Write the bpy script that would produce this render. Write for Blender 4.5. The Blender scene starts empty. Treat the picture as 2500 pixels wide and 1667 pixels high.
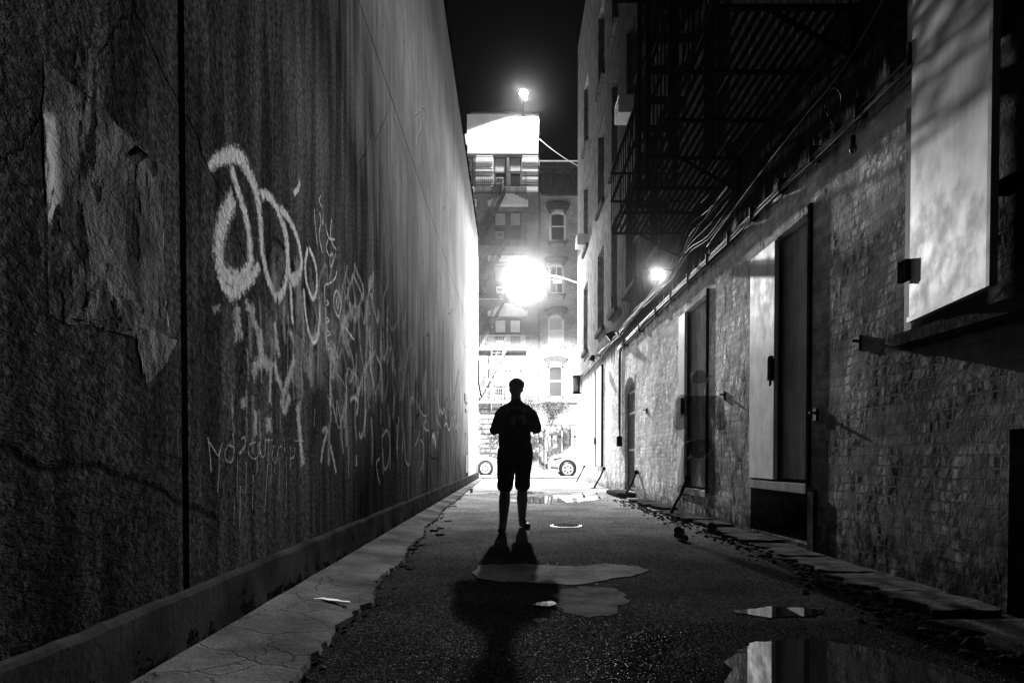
import bpy, bmesh, math, random
from mathutils import Vector, Matrix, noise as mnoise
R = math.radians
S = bpy.context.scene
COL = S.collection
# ------------------------------------------------------------------ camera
F = 1667.0; CH = 0.86; PITCH = R(1.2)
cam = bpy.data.cameras.new('camera'); camo = bpy.data.objects.new('camera', cam); COL.objects.link(camo)
camo.location = (0, 0, CH); camo.rotation_euler = (R(90) - PITCH, 0, 0)
cam.sensor_width = 36; cam.lens = 24.0; cam.shift_x = 0.0016; cam.shift_y = 0.1278
cam.clip_start = 0.05; cam.clip_end = 500
S.camera = camo
# ------------------------------------------------------------------ world and exposure
W = bpy.data.worlds.new('World'); S.world = W; W.use_nodes = True
bg = W.node_tree.nodes['Background']; bg.inputs[0].default_value = (1, 1, 1, 1); bg.inputs[1].default_value = 0.0022
S.view_settings.view_transform = 'Standard'; S.view_settings.look = 'None'
S.view_settings.exposure = 0.2; S.view_settings.gamma = 1; S.view_settings.use_curve_mapping = False
S.cycles.use_denoising = True; S.cycles.max_bounces = 6; S.cycles.diffuse_bounces = 3
S.cycles.transparent_max_bounces = 24; S.cycles.sample_clamp_indirect = 3.0; S.cycles.volume_bounces = 0
LAMP = Vector((0.67, 32.8, 9.69)); ROOF = Vector((0.84, 44.0, 24.05)); FLOOD = Vector((2.33, 11.3, 3.86))

def light(name, kind, loc, power, radius, spot=None, blend=.2, aim=None):
    l = bpy.data.lights.new(name, kind); l.energy = power; l.shadow_soft_size = radius
    if spot: l.spot_size = spot; l.spot_blend = blend
    o = bpy.data.objects.new(name, l); COL.objects.link(o); o.location = loc
    if aim is not None: o.rotation_euler = (Vector(aim) - Vector(loc)).to_track_quat('-Z', 'Y').to_euler()
    return o
light('street_light', 'POINT', LAMP - Vector((0, .35, .2)), 4500, .16)
light('street_light_down', 'SPOT', LAMP - Vector((0, 0, .42)), 50000, .16, R(178), .12, LAMP - Vector((0, 0.01, 10)))
FL_POS = Vector((2.40, 11.15, 3.84)); FL_AIM = FL_POS + Vector((-2.0, -4.0, -.95))
light('flood_light', 'SPOT', FL_POS, 1250, .05, R(44), 1.0, FL_AIM)
light('roof_light', 'SPOT', ROOF - Vector((0, 0.05, .2)), 9000, .12, R(142), .05, ROOF - Vector((0.0, .6, 10)))

# ------------------------------------------------------------------ picture point -> place in the world
def ray(px, py):
    u = (px - 1246) / F; v = (1153 - py) / F; c, s = math.cos(PITCH), math.sin(PITCH)
    return Vector((u, c + v * s, -s + v * c))
O0 = Vector((0, 0, CH))
LX0, LXK = -1.385, 0.003          # left wall: x = LX0 + LXK*y
RX = 2.74
def LW(px, py, off=0.0):
    d = ray(px, py); t = (LX0 + off) / (d.x - LXK * d.y); return O0 + d * t
def RW(px, py, x=RX):
    d = ray(px, py); return O0 + d * (x / d.x)
def GP(px, py, z=0.0):
    d = ray(px, py); return O0 + d * ((z - CH) / d.z)
def FP(px, py, Y):
    d = ray(px, py); return O0 + d * (Y / d.y)
def lx(y): return LX0 + LXK * y

# ------------------------------------------------------------------ objects
def tag(o, label, cat, group=None, kind=None):
    if label: o['label'] = label
    if cat: o['category'] = cat
    if group: o['group'] = group
    if kind: o['kind'] = kind
    return o
def thing(name, label, cat, loc=(0, 0, 0), group=None):
    o = bpy.data.objects.new(name, None); COL.objects.link(o); o.location = loc; o.empty_display_size = .1
    return tag(o, label, cat, group)
def setpar(o, p):
    if p is None: return
    o.parent = p
    w = Matrix.Translation(p.location) if p.parent is None else Matrix.Translation(p.parent.location) @ Matrix.Translation(p.location)
    # vertices are written in world space: cancel the parents' offset
    q = p; tot = Vector((0, 0, 0))
    while q: tot += q.location; q = q.parent
    o.location = -tot
class MB:
    def __init__(s): s.bm = bmesh.new()
    def quad(s, *p):
        return s.bm.faces.new([s.bm.verts.new(q) for q in p])
    def box(s, a, b):
        x0, y0, z0 = [min(a[i], b[i]) for i in range(3)]; x1, y1, z1 = [max(a[i], b[i]) for i in range(3)]
        v = [s.bm.verts.new(p) for p in ((x0,y0,z0),(x1,y0,z0),(x1,y1,z0),(x0,y1,z0),(x0,y0,z1),(x1,y0,z1),(x1,y1,z1),(x0,y1,z1))]
        for f in ((0,3,2,1),(4,5,6,7),(0,1,5,4),(1,2,6,5),(2,3,7,6),(3,0,4,7)): s.bm.faces.new([v[i] for i in f])
        return v
    def bar(s, p0, p1, w, h, up=(0, 0, 1)):
        p0 = Vector(p0); p1 = Vector(p1); d = (p1 - p0).normalized(); up = Vector(up)
        if abs(d.dot(up)) > .98: up = Vector((0, 1, 0))
        r = d.cross(up).normalized() * (w / 2); u = r.cross(d).normalized() * (h / 2)
        v = [s.bm.verts.new(p + a * r + b * u) for p in (p0, p1) for a, b in ((-1,-1),(1,-1),(1,1),(-1,1))]
        for f in ((0,3,2,1),(4,5,6,7),(0,1,5,4),(1,2,6,5),(2,3,7,6),(3,0,4,7)): s.bm.faces.new([v[i] for i in f])
    def tube(s, pts, r, n=8, cap=True):
        pts = [Vector(p) for p in pts]; rs = r if isinstance(r, (list, tuple)) else [r] * len(pts); rings = []
        for i, p in enumerate(pts):
            d = (pts[min(i + 1, len(pts) - 1)] - pts[max(i - 1, 0)]).normalized()
            a = d.cross(Vector((0, 0, 1)) if abs(d.z) < .95 else Vector((1, 0, 0))).normalized(); b = d.cross(a)
            rings.append([s.bm.verts.new(p + (a * math.cos(t) + b * math.sin(t)) * rs[i]) for t in [2 * math.pi * k / n for k in range(n)]])
        for i in range(len(rings) - 1):
            for k in range(n):
                f = s.bm.faces.new((rings[i][k], rings[i][(k+1)%n], rings[i+1][(k+1)%n], rings[i+1][k])); f.smooth = True
        if cap:
            s.bm.faces.new(rings[0][::-1]); s.bm.faces.new(rings[-1])
    def cyl(s, p0, p1, r0, r1=None, n=16): s.tube([p0, p1], [r0, r0 if r1 is None else r1], n)
    def ball(s, c, r, seg=16, rings=10):
        r = (r, r, r) if isinstance(r, (int, float)) else r
        m = Matrix.Translation(Vector(c)) @ Matrix.Diagonal((*r, 1))
        g = bmesh.ops.create_uvsphere(s.bm, u_segments=seg, v_segments=rings, radius=1, matrix=m)
        for v in g['verts']:
            for f in v.link_faces: f.smooth = True
    def prism(s, poly, ax):                       # poly: list of points, ax: extrusion vector
        a = [s.bm.verts.new(p) for p in poly]; b = [s.bm.verts.new(Vector(p) + Vector(ax)) for p in poly]
        n = len(a); s.bm.faces.new(a[::-1]); s.bm.faces.new(b)
        for i in range(n): s.bm.faces.new((a[i], a[(i+1)%n], b[(i+1)%n], b[i]))
    def build(s, name, mat, parent=None, bevel=0, smooth=False):
        bmesh.ops.recalc_face_normals(s.bm, faces=s.bm.faces)
        if bevel:
            bmesh.ops.bevel(s.bm, geom=[e for e in s.bm.edges if len(e.link_faces) == 2 and e.calc_face_angle(0) > .6], offset=bevel, segments=2, affect='EDGES', clamp_overlap=True)
        me = bpy.data.meshes.new(name); s.bm.to_mesh(me); s.bm.free()
        if smooth:
            for p in me.polygons: p.use_smooth = True
        o = bpy.data.objects.new(name, me); COL.objects.link(o)
        if mat: me.materials.append(mat)
        setpar(o, parent); return o

# ------------------------------------------------------------------ materials
class G:
    def __init__(s, name):
        s.m = bpy.data.materials.new(name); s.m.use_nodes = True; s.t = s.m.node_tree; s.n = s.t.nodes
        s.p = s.n['Principled BSDF']; s.out = s.n['Material Output']
    def node(s, t, **kw):
        n = s.n.new(t)
        for k, v in kw.items(): setattr(n, k, v)
        return n
    def put(s, sock, v):
        if v is None: return
        if isinstance(v, bpy.types.NodeSocket): s.t.links.new(v, sock)
        elif isinstance(v, (int, float)) and sock.type == 'RGBA': sock.default_value = (v, v, v, 1)
        elif isinstance(v, (int, float)) and sock.type == 'VECTOR': sock.default_value = (v, v, v)
        else: sock.default_value = v
    def M(s, op, a, b=None, c=None, clamp=False):
        n = s.node('ShaderNodeMath', operation=op, use_clamp=clamp)
        for i, v in enumerate((a, b, c)): s.put(n.inputs[i], v)
        return n.outputs[0]
    def pos(s):
        g = s.node('ShaderNodeNewGeometry'); return g.outputs['Position']
    def xyz(s, v=None):
        n = s.node('ShaderNodeSeparateXYZ'); s.put(n.inputs[0], v or s.pos()); return n.outputs
    def vec(s, x, y, z):
        n = s.node('ShaderNodeCombineXYZ')
        for i, v in enumerate((x, y, z)): s.put(n.inputs[i], v)
        return n.outputs[0]
    def scale(s, v, sc):
        n = s.node('ShaderNodeVectorMath', operation='MULTIPLY'); s.put(n.inputs[0], v); n.inputs[1].default_value = sc; return n.outputs[0]
    def noise(s, v, sc, det=3, rough=.55, dist=0):
        n = s.node('ShaderNodeTexNoise'); s.put(n.inputs['Vector'], v); n.inputs['Scale'].default_value = sc
        n.inputs['Detail'].default_value = det; n.inputs['Roughness'].default_value = rough; n.inputs['Distortion'].default_value = dist
        return n.outputs[0]
    def voro(s, v, sc, feat='F1', out=0):
        n = s.node('ShaderNodeTexVoronoi', feature=feat); s.put(n.inputs['Vector'], v); n.inputs['Scale'].default_value = sc; return n.outputs[out]
    def mr(s, v, a, b, c=0.0, d=1.0, smooth=True):
        n = s.node('ShaderNodeMapRange', interpolation_type='SMOOTHSTEP' if smooth else 'LINEAR')
        for i, x in enumerate((v, a, b, c, d)): s.put(n.inputs[i], x)
        return n.outputs[0]
    def mix(s, f, a, b):
        n = s.node('ShaderNodeMix', data_type='FLOAT'); s.put(n.inputs[0], f); s.put(n.inputs[2], a); s.put(n.inputs[3], b); return n.outputs[0]
    def bump(s, h, dist, strength=1.0, normal=None):
        n = s.node('ShaderNodeBump'); s.put(n.inputs['Height'], h); n.inputs['Distance'].default_value = dist; n.inputs['Strength'].default_value = strength
        if normal: s.put(n.inputs['Normal'], normal)
        return n.outputs[0]
    def col(s, v):
        n = s.node('ShaderNodeCombineColor')
        for i in range(3): s.put(n.inputs[i], v)
        return n.outputs[0]
    def fin(s, base=None, rough=None, normal=None, metal=None, alpha=None, spec=None, coat=None):
        P = s.p.inputs
        if base is not None: s.put(P['Base Color'], s.col(base) if isinstance(base, bpy.types.NodeSocket) else base)
        s.put(P['Roughness'], rough); s.put(P['Metallic'], metal); s.put(P['Alpha'], alpha); s.put(P['Specular IOR Level'], spec); s.put(P['Coat Weight'], coat)
        if normal is not None: s.put(P['Normal'], normal)
        return s.m

def plain(name, base, rough=.6, metal=0, var=.25, sc=6, bumpd=.002, bsc=40, spec=.5):
    g = G(name); p = g.pos(); n = g.noise(p, sc, 5); n2 = g.noise(p, bsc, 4)
    b = g.M('MULTIPLY', base, g.mr(n, .3, .7, 1 - var, 1 + var))
    return g.fin(b, g.mr(n2, .2, .8, rough - .08, min(1, rough + .1)), g.bump(n2, bumpd), metal, spec=spec)

def stucco_height(g, p):
    x = g.xyz(p); v = g.vec(0.0, g.M('MULTIPLY', x[1], .55), g.M('MULTIPLY', x[2], 1.15))
    a = g.noise(v, 95, 3, .6); b = g.noise(v, 30, 4, .6, .6); c = g.noise(v, 3.2, 3, .5)
    near = g.mr(x[1], 2.55, 2.8, 1.6, .85)
    fade = g.M('MULTIPLY', g.mr(x[1], 7, 15, 1.0, .3), g.mr(x[2], 2.8, 5.0, 1.0, .4))
    h = g.M('ADD', g.M('MULTIPLY', a, .45), g.M('MULTIPLY', b, 1.0))
    h = g.M('MULTIPLY', g.M('MULTIPLY', h, near), fade)
    return g.M('ADD', h, g.M('MULTIPLY', c, 1.1)), x
def make_stucco():
    g = G('stucco'); p = g.pos(); h, x = stucco_height(g, p)
    st = g.noise(g.vec(0.0, g.M('MULTIPLY', x[1], 7.0), g.M('MULTIPLY', x[2], .55)), 1.0, 5, .6, .4)   # streaks run down
    blot = g.noise(p, .7, 4)
    fine = g.noise(p, 38, 3)
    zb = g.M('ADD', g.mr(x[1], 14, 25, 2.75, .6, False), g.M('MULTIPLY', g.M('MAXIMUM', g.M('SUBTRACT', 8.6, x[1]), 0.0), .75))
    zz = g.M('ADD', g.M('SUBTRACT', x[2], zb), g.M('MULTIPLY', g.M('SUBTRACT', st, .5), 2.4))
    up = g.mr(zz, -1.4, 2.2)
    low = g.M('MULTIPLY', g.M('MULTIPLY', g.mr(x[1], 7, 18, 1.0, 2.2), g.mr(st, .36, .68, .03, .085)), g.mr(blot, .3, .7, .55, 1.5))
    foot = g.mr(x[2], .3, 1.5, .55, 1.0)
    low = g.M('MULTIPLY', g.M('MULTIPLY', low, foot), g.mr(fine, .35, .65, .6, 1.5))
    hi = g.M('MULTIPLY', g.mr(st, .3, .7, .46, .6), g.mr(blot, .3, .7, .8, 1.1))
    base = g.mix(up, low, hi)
    gl = g.M('MULTIPLY', g.mr(g.noise(p, 70, 2), .62, .70), g.mr(g.noise(p, 1.9, 4), .5, .62, .12, 1.0))
    crk = g.mr(g.voro(g.vec(0.0, g.M('ADD', x[1], g.M('MULTIPLY', fine, .1)), g.M('ADD', g.M('MULTIPLY', x[2], .8), g.M('MULTIPLY', blot, .6))), .55, 'DISTANCE_TO_EDGE'), 0.0, .006)
    chip = g.mr(g.noise(p, 4.5, 6, .75), .66, .69)
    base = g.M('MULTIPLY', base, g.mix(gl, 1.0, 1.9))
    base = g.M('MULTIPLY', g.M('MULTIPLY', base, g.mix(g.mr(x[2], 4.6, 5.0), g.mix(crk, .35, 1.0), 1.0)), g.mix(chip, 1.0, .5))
    h = g.M('ADD', h, g.M('ADD', g.M('MULTIPLY', crk, .5), g.M('MULTIPLY', chip, -.8)))
    return g.fin(base, .85, g.bump(h, .016, 1.0), spec=.0)
def make_spray():
    g = G('spray_paint'); p = g.pos(); h, x = stucco_height(g, p)
    uv = g.node('ShaderNodeUVMap'); u = g.xyz(uv.outputs[0]); n = g.noise(p, 150, 2, .6); n2 = g.noise(p, 32, 4, .7)
    e = g.M('MINIMUM', u[0], g.M('SUBTRACT', 1.0, g.M('ABSOLUTE', u[1])))
    a = g.M('ADD', g.M('MULTIPLY', e, 1.25), g.M('ADD', g.M('MULTIPLY', g.M('SUBTRACT', n, .5), 1.6), g.M('MULTIPLY', g.M('SUBTRACT', n2, .5), 2.2)))
    at = g.node('ShaderNodeAttribute', attribute_name='ink', attribute_type='OBJECT')
    al = g.M('MULTIPLY', g.mr(a, .15, .85), at.outputs['Fac'])
    return g.fin(g.mr(n2, .3, .7, .6, .9), .7, g.bump(h, .016, 1.0), alpha=al, spec=0.0)
def make_plinth():
    g = G('plinth_plaster'); p = g.pos(); x = g.xyz(p)
    n = g.noise(p, 3.0, 5); f = g.noise(p, 30, 4)
    peel = g.mr(g.M('ADD', g.noise(g.scale(p, (1, 2.2, 3.5)), 2.3, 6, .7), g.M('MULTIPLY', g.M('SUBTRACT', .14, x[2]), 1.1)), .56, .60)
    b = g.mix(peel, g.mr(n, .3, .7, .02, .05), g.mr(f, .3, .7, .004, .012))
    h = g.M('ADD', g.M('MULTIPLY', f, .35), g.M('MULTIPLY', g.M('SUBTRACT', 1.0, peel), 1.0))
    return g.fin(b, .6, g.bump(h, .008), spec=0.0)
def make_brick(name, ax, cb, cm, bd=.01, rough=.5, zstucco=None, mort=.009, peel=0.0, soft=.2):
    g = G(name); p = g.pos(); x = g.xyz(p); wob = g.noise(p, 6, 3)
    uu = g.M('ADD', x[ax], g.M('MULTIPLY', g.M('SUBTRACT', wob, .5), .02)); vv = g.M('ADD', x[2], g.M('MULTIPLY', g.M('SUBTRACT', wob, .5), .016))
    br = g.node('ShaderNodeTexBrick'); g.put(br.inputs['Vector'], g.vec(uu, vv, 0.0))
    for k, v in (('Scale', 1.0), ('Brick Width', .212), ('Row Height', .073), ('Mortar Size', mort), ('Mortar Smooth', soft), ('Bias', 0.0)): br.inputs[k].default_value = v
    br.inputs['Color1'].default_value = (.75, .75, .75, 1); br.inputs['Color2'].default_value = (1.2, 1.2, 1.2, 1); br.inputs['Mortar'].default_value = (1, 1, 1, 1)
    brk = g.M('SUBTRACT', 1.0, br.outputs['Fac'])
    big = g.noise(p, .9, 4); med = g.noise(p, 9, 5, .65); fine = g.noise(p, 60, 4, .6)
    bc = g.node('ShaderNodeSeparateColor'); g.put(bc.inputs[0], br.outputs['Color'])
    b = g.M('MULTIPLY', g.mix(br.outputs['Fac'], g.M('MULTIPLY', bc.outputs[0], cb), cm), g.mr(big, .3, .7, .75, 1.25))
    b = g.M('MULTIPLY', b, g.mr(med, .3, .7, .8, 1.2))
    worn = g.mr(g.noise(p, 1.7, 4), .42, .56)                 # where mortar is filled over by paint
    h = g.M('ADD', g.M('MULTIPLY', brk, g.mix(worn, 1.25, .6)), g.M('ADD', g.M('MULTIPLY', med, .45), g.M('MULTIPLY', fine, .16)))
    if zstucco is not None:
        run = g.noise(g.scale(p, (1, 6, .8)), 1.0, 4, .6); lump = g.noise(g.scale(p, (1, 1.6, .7)), 5, 5, .6)
        zz = g.M('ADD', x[2], g.M('MULTIPLY', g.M('SUBTRACT', run, .5), .9)); up = g.mr(zz, zstucco - .15, zstucco + .15)
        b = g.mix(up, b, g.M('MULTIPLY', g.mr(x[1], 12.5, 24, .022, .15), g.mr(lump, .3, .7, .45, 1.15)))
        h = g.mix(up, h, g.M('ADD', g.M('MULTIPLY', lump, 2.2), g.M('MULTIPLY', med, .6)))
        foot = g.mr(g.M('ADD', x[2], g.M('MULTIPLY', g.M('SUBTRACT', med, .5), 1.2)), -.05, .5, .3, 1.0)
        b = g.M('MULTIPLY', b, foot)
        falloff = g.mr(g.M('ADD', g.M('ADD', x[1], g.M('MULTIPLY', x[2], 2.2)), g.M('MULTIPLY', g.M('SUBTRACT', big, .5), 5.0)), 7.5, 14.0, .2, 1.0)  # light falloff painted into the wall colour: darker low and near
        b = g.M('MULTIPLY', b, falloff)
    return g.fin(b, rough, g.bump(h, bd), spec=g.mr(g.noise(p, 30, 3), .6, .75, .0, .0))
def make_asphalt():
    g = G('asphalt'); p = g.pos(); x = g.xyz(p)
    v1 = g.voro(p, 85); v2 = g.voro(p, 210); n = g.noise(p, 1.1, 5); n2 = g.noise(p, 14, 4); n3 = g.noise(p, 120, 3)
    h = g.M('SUBTRACT', g.M('MULTIPLY', n2, .6), g.M('ADD', g.M('MULTIPLY', v1, 1.1), g.M('MULTIPLY', v2, .5)))
    stone = g.mr(g.voro(p, 85, out=1), .2, .9, .5, 1.9)
    b = g.M('MULTIPLY', g.M('MULTIPLY', g.M('MULTIPLY', g.mr(x[1], 4.5, 15, .30, 5.0), g.mr(n, .3, .7, .04, .075)), g.mr(n3, .3, .7, .4, 1.8)), stone)  # paler with distance: street lamp brightness painted into the asphalt colour
    # wet ring round the front puddle
    dx = g.M('DIVIDE', g.M('SUBTRACT', x[0], 1.5), 1.05); dy = g.M('DIVIDE', g.M('SUBTRACT', x[1], 2.6), 1.0)
    r = g.M('ADD', g.M('SQRT', g.M('ADD', g.M('MULTIPLY', dx, dx), g.M('MULTIPLY', dy, dy))), g.M('MULTIPLY', g.M('SUBTRACT', g.noise(p, 3, 4), .5), .5))
    wet = g.mr(r, 1.25, .9)
    ro = g.mix(wet, g.mr(n2, .3, .7, .6, .8), .3)
    b = g.M('MULTIPLY', b, g.mix(wet, 1.0, .5))
    return g.fin(b, ro, g.bump(h, .013), spec=g.mix(g.mr(g.voro(p, 85, out=0), .17, .10), .0, g.mix(wet, .3, 1.0)))
def make_concrete(name, lo, hi, sc=2.0, bd=.004, rough=.65, crack=False):
    g = G(name); p = g.pos(); n = g.noise(p, sc, 6, .6); f = g.noise(p, 90, 4); m = g.noise(p, 11, 5)
    h = g.M('ADD', g.M('MULTIPLY', f, .35), m)
    b = g.M('MULTIPLY', g.mr(n, .3, .7, lo, hi), g.mr(f, .3, .7, .75, 1.25))
    if crack:
        c = g.mr(g.voro(g.vec(g.M('ADD', g.xyz(p)[0], g.M('MULTIPLY', m, .15)), g.M('ADD', g.xyz(p)[1], g.M('MULTIPLY', n, .3)), 0.0), 2.6, 'DISTANCE_TO_EDGE'), .0, .02)
        h = g.M('ADD', h, g.M('MULTIPLY', c, .5)); b = g.M('MULTIPLY', b, g.mix(c, .7, 1.0))
    return g.fin(b, rough, g.bump(h, bd), spec=0.0)
def make_paint(name, base, rough=.38, scuffs=.3):
    g = G(name); p = g.pos(); x = g.xyz(p); s_ = g.noise(g.vec(g.M('MULTIPLY', x[0], 9.0), g.M('MULTIPLY', x[1], 9.0), x[2]), 1.0, 5, .6)
    d = g.noise(p, 5, 6, .65); f = g.noise(p, 70, 3); sp = g.mr(g.voro(p, 9), .02, .07)
    b = g.M('MULTIPLY', base, g.M('MULTIPLY', g.mr(s_, .3, .7, 1 - scuffs, 1 + scuffs * .4), g.mr(d, .35, .7, 1.05, .8)))
    b = g.M('MULTIPLY', b, g.mix(sp, .5, 1.0))
    return g.fin(b, g.mr(d, .3, .7, rough - .05, rough + .15), g.bump(g.M('ADD', g.M('MULTIPLY', s_, .35), g.M('ADD', g.M('MULTIPLY', f, .2), g.M('MULTIPLY', sp, .5))), .0003), spec=.02)
def emit(name, st):
    g = G(name); e = g.node('ShaderNodeEmission'); e.inputs[1].default_value = st; g.t.links.new(e.outputs[0], g.out.inputs[0]); return g.m
def glassm(name, base=.02, rough=.08):
    g = G(name); n = g.noise(g.pos(), 1.4, 2); return g.fin(base, rough, g.bump(n, .01, .4), spec=.9)

STUCCO = make_stucco(); SPRAY = make_spray(); PLINTH = make_plinth(); ASPHALT = make_asphalt()
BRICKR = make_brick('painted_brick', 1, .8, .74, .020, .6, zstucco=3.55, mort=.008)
BRICKA = make_brick('dark_red_brick', 0, .13, .24, .004, .8); BRICKB = make_brick('light_brick', 0, .19, .34, .004, .8)
CONC = make_concrete('pale_concrete', .05, .15, 1.6, .007, .7, True); SLABM = make_concrete('worn_stone', .025, .075, 5.0, .02, .6)
PATCHM = make_concrete('patch_cement', .08, .15, 2.5, .007, .7, True); PATCH2 = make_concrete('worn_cement', .045, .09, 5, .006, .7)
ROADM = make_concrete('street_surface', .10, .18, .5, .003, .7)
SIDEW = make_concrete('sidewalk_concrete', .12, .22, .6, .003, .7)
IRON = plain('black_iron', .012, .7, .0, .4, 12, .002, 90, 0.0); IRON2 = plain('grey_iron', .10, .5, .5, .4, 12, .002, 90)
RUST = plain('rusty_steel', .03, .8, .0, .5, 20, .003, 120, .1)
PAINTG = make_paint('grey_door_paint', .42); PAINTL = make_paint('pale_panel_paint', .5, .5, .15)
PAINTW = make_paint('white_leaf_paint', .8, .5, .15); TRIMG = make_paint('trim_paint', .3)
WHITE = plain('white_stone', .62, .7, 0, .12, 3, .003, 30); LIGHTW = plain('white_painted_wall', .6, .7, 0, .1, 2, .003, 20)
DARKTRIM = plain('dark_cornice_paint', .03, .6, 0, .3, 4, .003, 30); FRAME = plain('pale_window_frame', .55, .5, 0, .1, 8, .001, 40)
FRAMED = plain('dark_window_frame', .07, .5, 0, .2, 8, .001, 40)
GLASS = glassm('window_glass', .03); GLASSR = glassm('old_glass', .012, .2); SHADE = plain('roller_blind', .30, .8, 0, .1, 3, .001, 40); SHADEP = plain('pale_blind', .5, .8, 0, .08, 3, .001, 40)
BLACK = plain('dark_void', .006, .9, 0, .2, 4, .001, 20); RUBBER = plain('black_rubber', .012, .65, 0, .3, 20, .002, 80)
CLOTH = plain('dark_cloth', .014, .9, 0, .3, 12, .004, 60, .2); CLOTH2 = plain('dark_shorts_cloth', .011, .9, 0, .3, 12, .004, 60, .2)
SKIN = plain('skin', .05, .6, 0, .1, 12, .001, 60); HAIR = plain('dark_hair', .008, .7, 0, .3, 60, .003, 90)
CARW = plain('white_car_paint', .75, .25, 0, .04, 2, .0004, 6); CARG = plain('silver_car_paint', .5, .25, .3, .04, 2, .0004, 6)
RIM = plain('alloy', .55, .35, .5, .1, 8, .001, 40); BARK = plain('bark', .05, .8, 0, .4, 12, .01, 30); LEAF = plain('leaf', .05, .6, 0, .4, 3, .002, 30)
def make_water():
    g = G('water'); n = g.noise(g.pos(), 3, 2); return g.fin(.006, .015, g.bump(n, .0012, .3), spec=1.0)
WATER = make_water()
def make_poster():
    g = G('old_poster_paper'); p = g.pos(); h, x = stucco_height(g, p); n = g.noise(p, 4, 5, .6); w = g.noise(g.scale(p, (1, 1, .6)), 9, 5, .6, 1.5); f = g.noise(p, 60, 3)
    st = g.noise(g.scale(p, (1, 2.5, 1)), 2.2, 4)
    hol = g.mr(g.M('ADD', g.noise(g.scale(p, (1, 3.2, 1.1)), 2.6, 6, .7, .5), g.M('MULTIPLY', g.noise(p, 24, 3), .12)), .47, .52)
    return g.fin(alpha=hol, base=g.M('MULTIPLY', g.mr(n, .3, .7, .09, .19), g.mr(st, .38, .58, .5, 1.2)), rough=.8, normal=g.bump(g.M('ADD', g.M('MULTIPLY', w, .9), g.M('ADD', g.M('MULTIPLY', f, .3), g.M('MULTIPLY', h, .7))), .012), spec=0.0)
POSTER = make_poster()

# ------------------------------------------------------------------ a wall skin with recessed openings
def skin(mb, a0, a1, z0, z1, rects, f, mx=1e9):
    """rects: (a0,a1,z0,z1,depth); f(a,z,d) -> world point"""
    A = sorted(set([a0, a1] + [min(max(v, a0), a1) for r in rects for v in r[:2]])); Z = sorted(set([z0, z1] + [min(max(v, z0), z1) for r in rects for v in r[2:4]]))
    for i in range(len(A) - 1):
        for j in range(len(Z) - 1):
            ca, cz = (A[i] + A[i+1]) / 2, (Z[j] + Z[j+1]) / 2
            if any(r[0] < ca < r[1] and r[2] < cz < r[3] for r in rects): continue
            mb.quad(f(A[i], Z[j], 0), f(A[i+1], Z[j], 0), f(A[i+1], Z[j+1], 0), f(A[i], Z[j+1], 0))
    for (p, q, r, s, d) in rects:
        mb.quad(f(p, r, 0), f(p, s, 0), f(p, s, d), f(p, r, d)); mb.quad(f(q, r, 0), f(q, s, 0), f(q, s, d), f(q, r, d))
        mb.quad(f(p, s, 0), f(q, s, 0), f(q, s, d), f(p, s, d)); mb.quad(f(p, r, 0), f(q, r, 0), f(q, r, d), f(p, r, d))
        mb.quad(f(p, r, d), f(q, r, d), f(q, s, d), f(p, s, d))
rnd = random.Random(7)

# ================================================================== SETTING: ground
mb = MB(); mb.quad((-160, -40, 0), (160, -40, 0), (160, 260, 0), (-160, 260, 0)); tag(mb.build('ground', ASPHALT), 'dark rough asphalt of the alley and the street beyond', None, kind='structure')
mb = MB(); mb.box((-60, 28.6, .0), (60, 30.3, .06)); tag(mb.build('sidewalk', SIDEW), 'pale pavement at the alley mouth', None, kind='structure')
mb = MB(); mb.quad((-60, 30.3, .004), (60, 30.3, .004), (60, 40.85, .004), (-60, 40.85, .004)); tag(mb.build('road', ROADM), 'pale worn street surface', None, kind='structure')
mb = MB(); mb.box((-60, 41, 0), (60, 46, .14)); mb.box((-60, 40.85, 0), (60, 41, .15)); tag(mb.build('far_sidewalk', SIDEW), 'pale pavement across the street', None, kind='structure')
# sloping concrete gutter strip at the left wall, ragged edge
mb = MB(); prev = None; y = -2.0
edge = [(-2, -.78), (2.2, -.78), (2.7, -.84), (3.3, -.86), (4.0, -.83), (4.8, -.92), (5.6, -.88), (6.4, -.97), (7.4, -.95), (8.4, -1.05), (9.5, -1.02), (11, -1.1), (14, -1.08), (18, -1.12), (28, -1.12)]
def edgex(y):
    for (a, b), (c, d) in zip(edge, edge[1:]):
        if a <= y <= c: return b + (d - b) * (y - a) / (c - a) + .045 * mnoise.noise(Vector((y * 3.1, 3, 0))) + .03 * mnoise.noise(Vector((y * 11, 7, 0)))
    return edge[-1][1]
while y < 27.9:
    e = edgex(y); row = [mb.bm.verts.new((lx(y), y, .075)), mb.bm.verts.new(((lx(y) + e) / 2, y, .05 + .008 * mnoise.noise(Vector((y * 2, 0, 0))))), mb.bm.verts.new((e, y, .026)), mb.bm.verts.new((e + .012, y, -.01))]
    if prev:
        for k in range(3): mb.bm.faces.new((prev[k], prev[k+1], row[k+1], row[k]))
    prev = row; y += .05
tag(mb.build('gutter_path', CONC, smooth=False), 'pale concrete gutter strip along the left wall', None, kind='structure')
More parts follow.
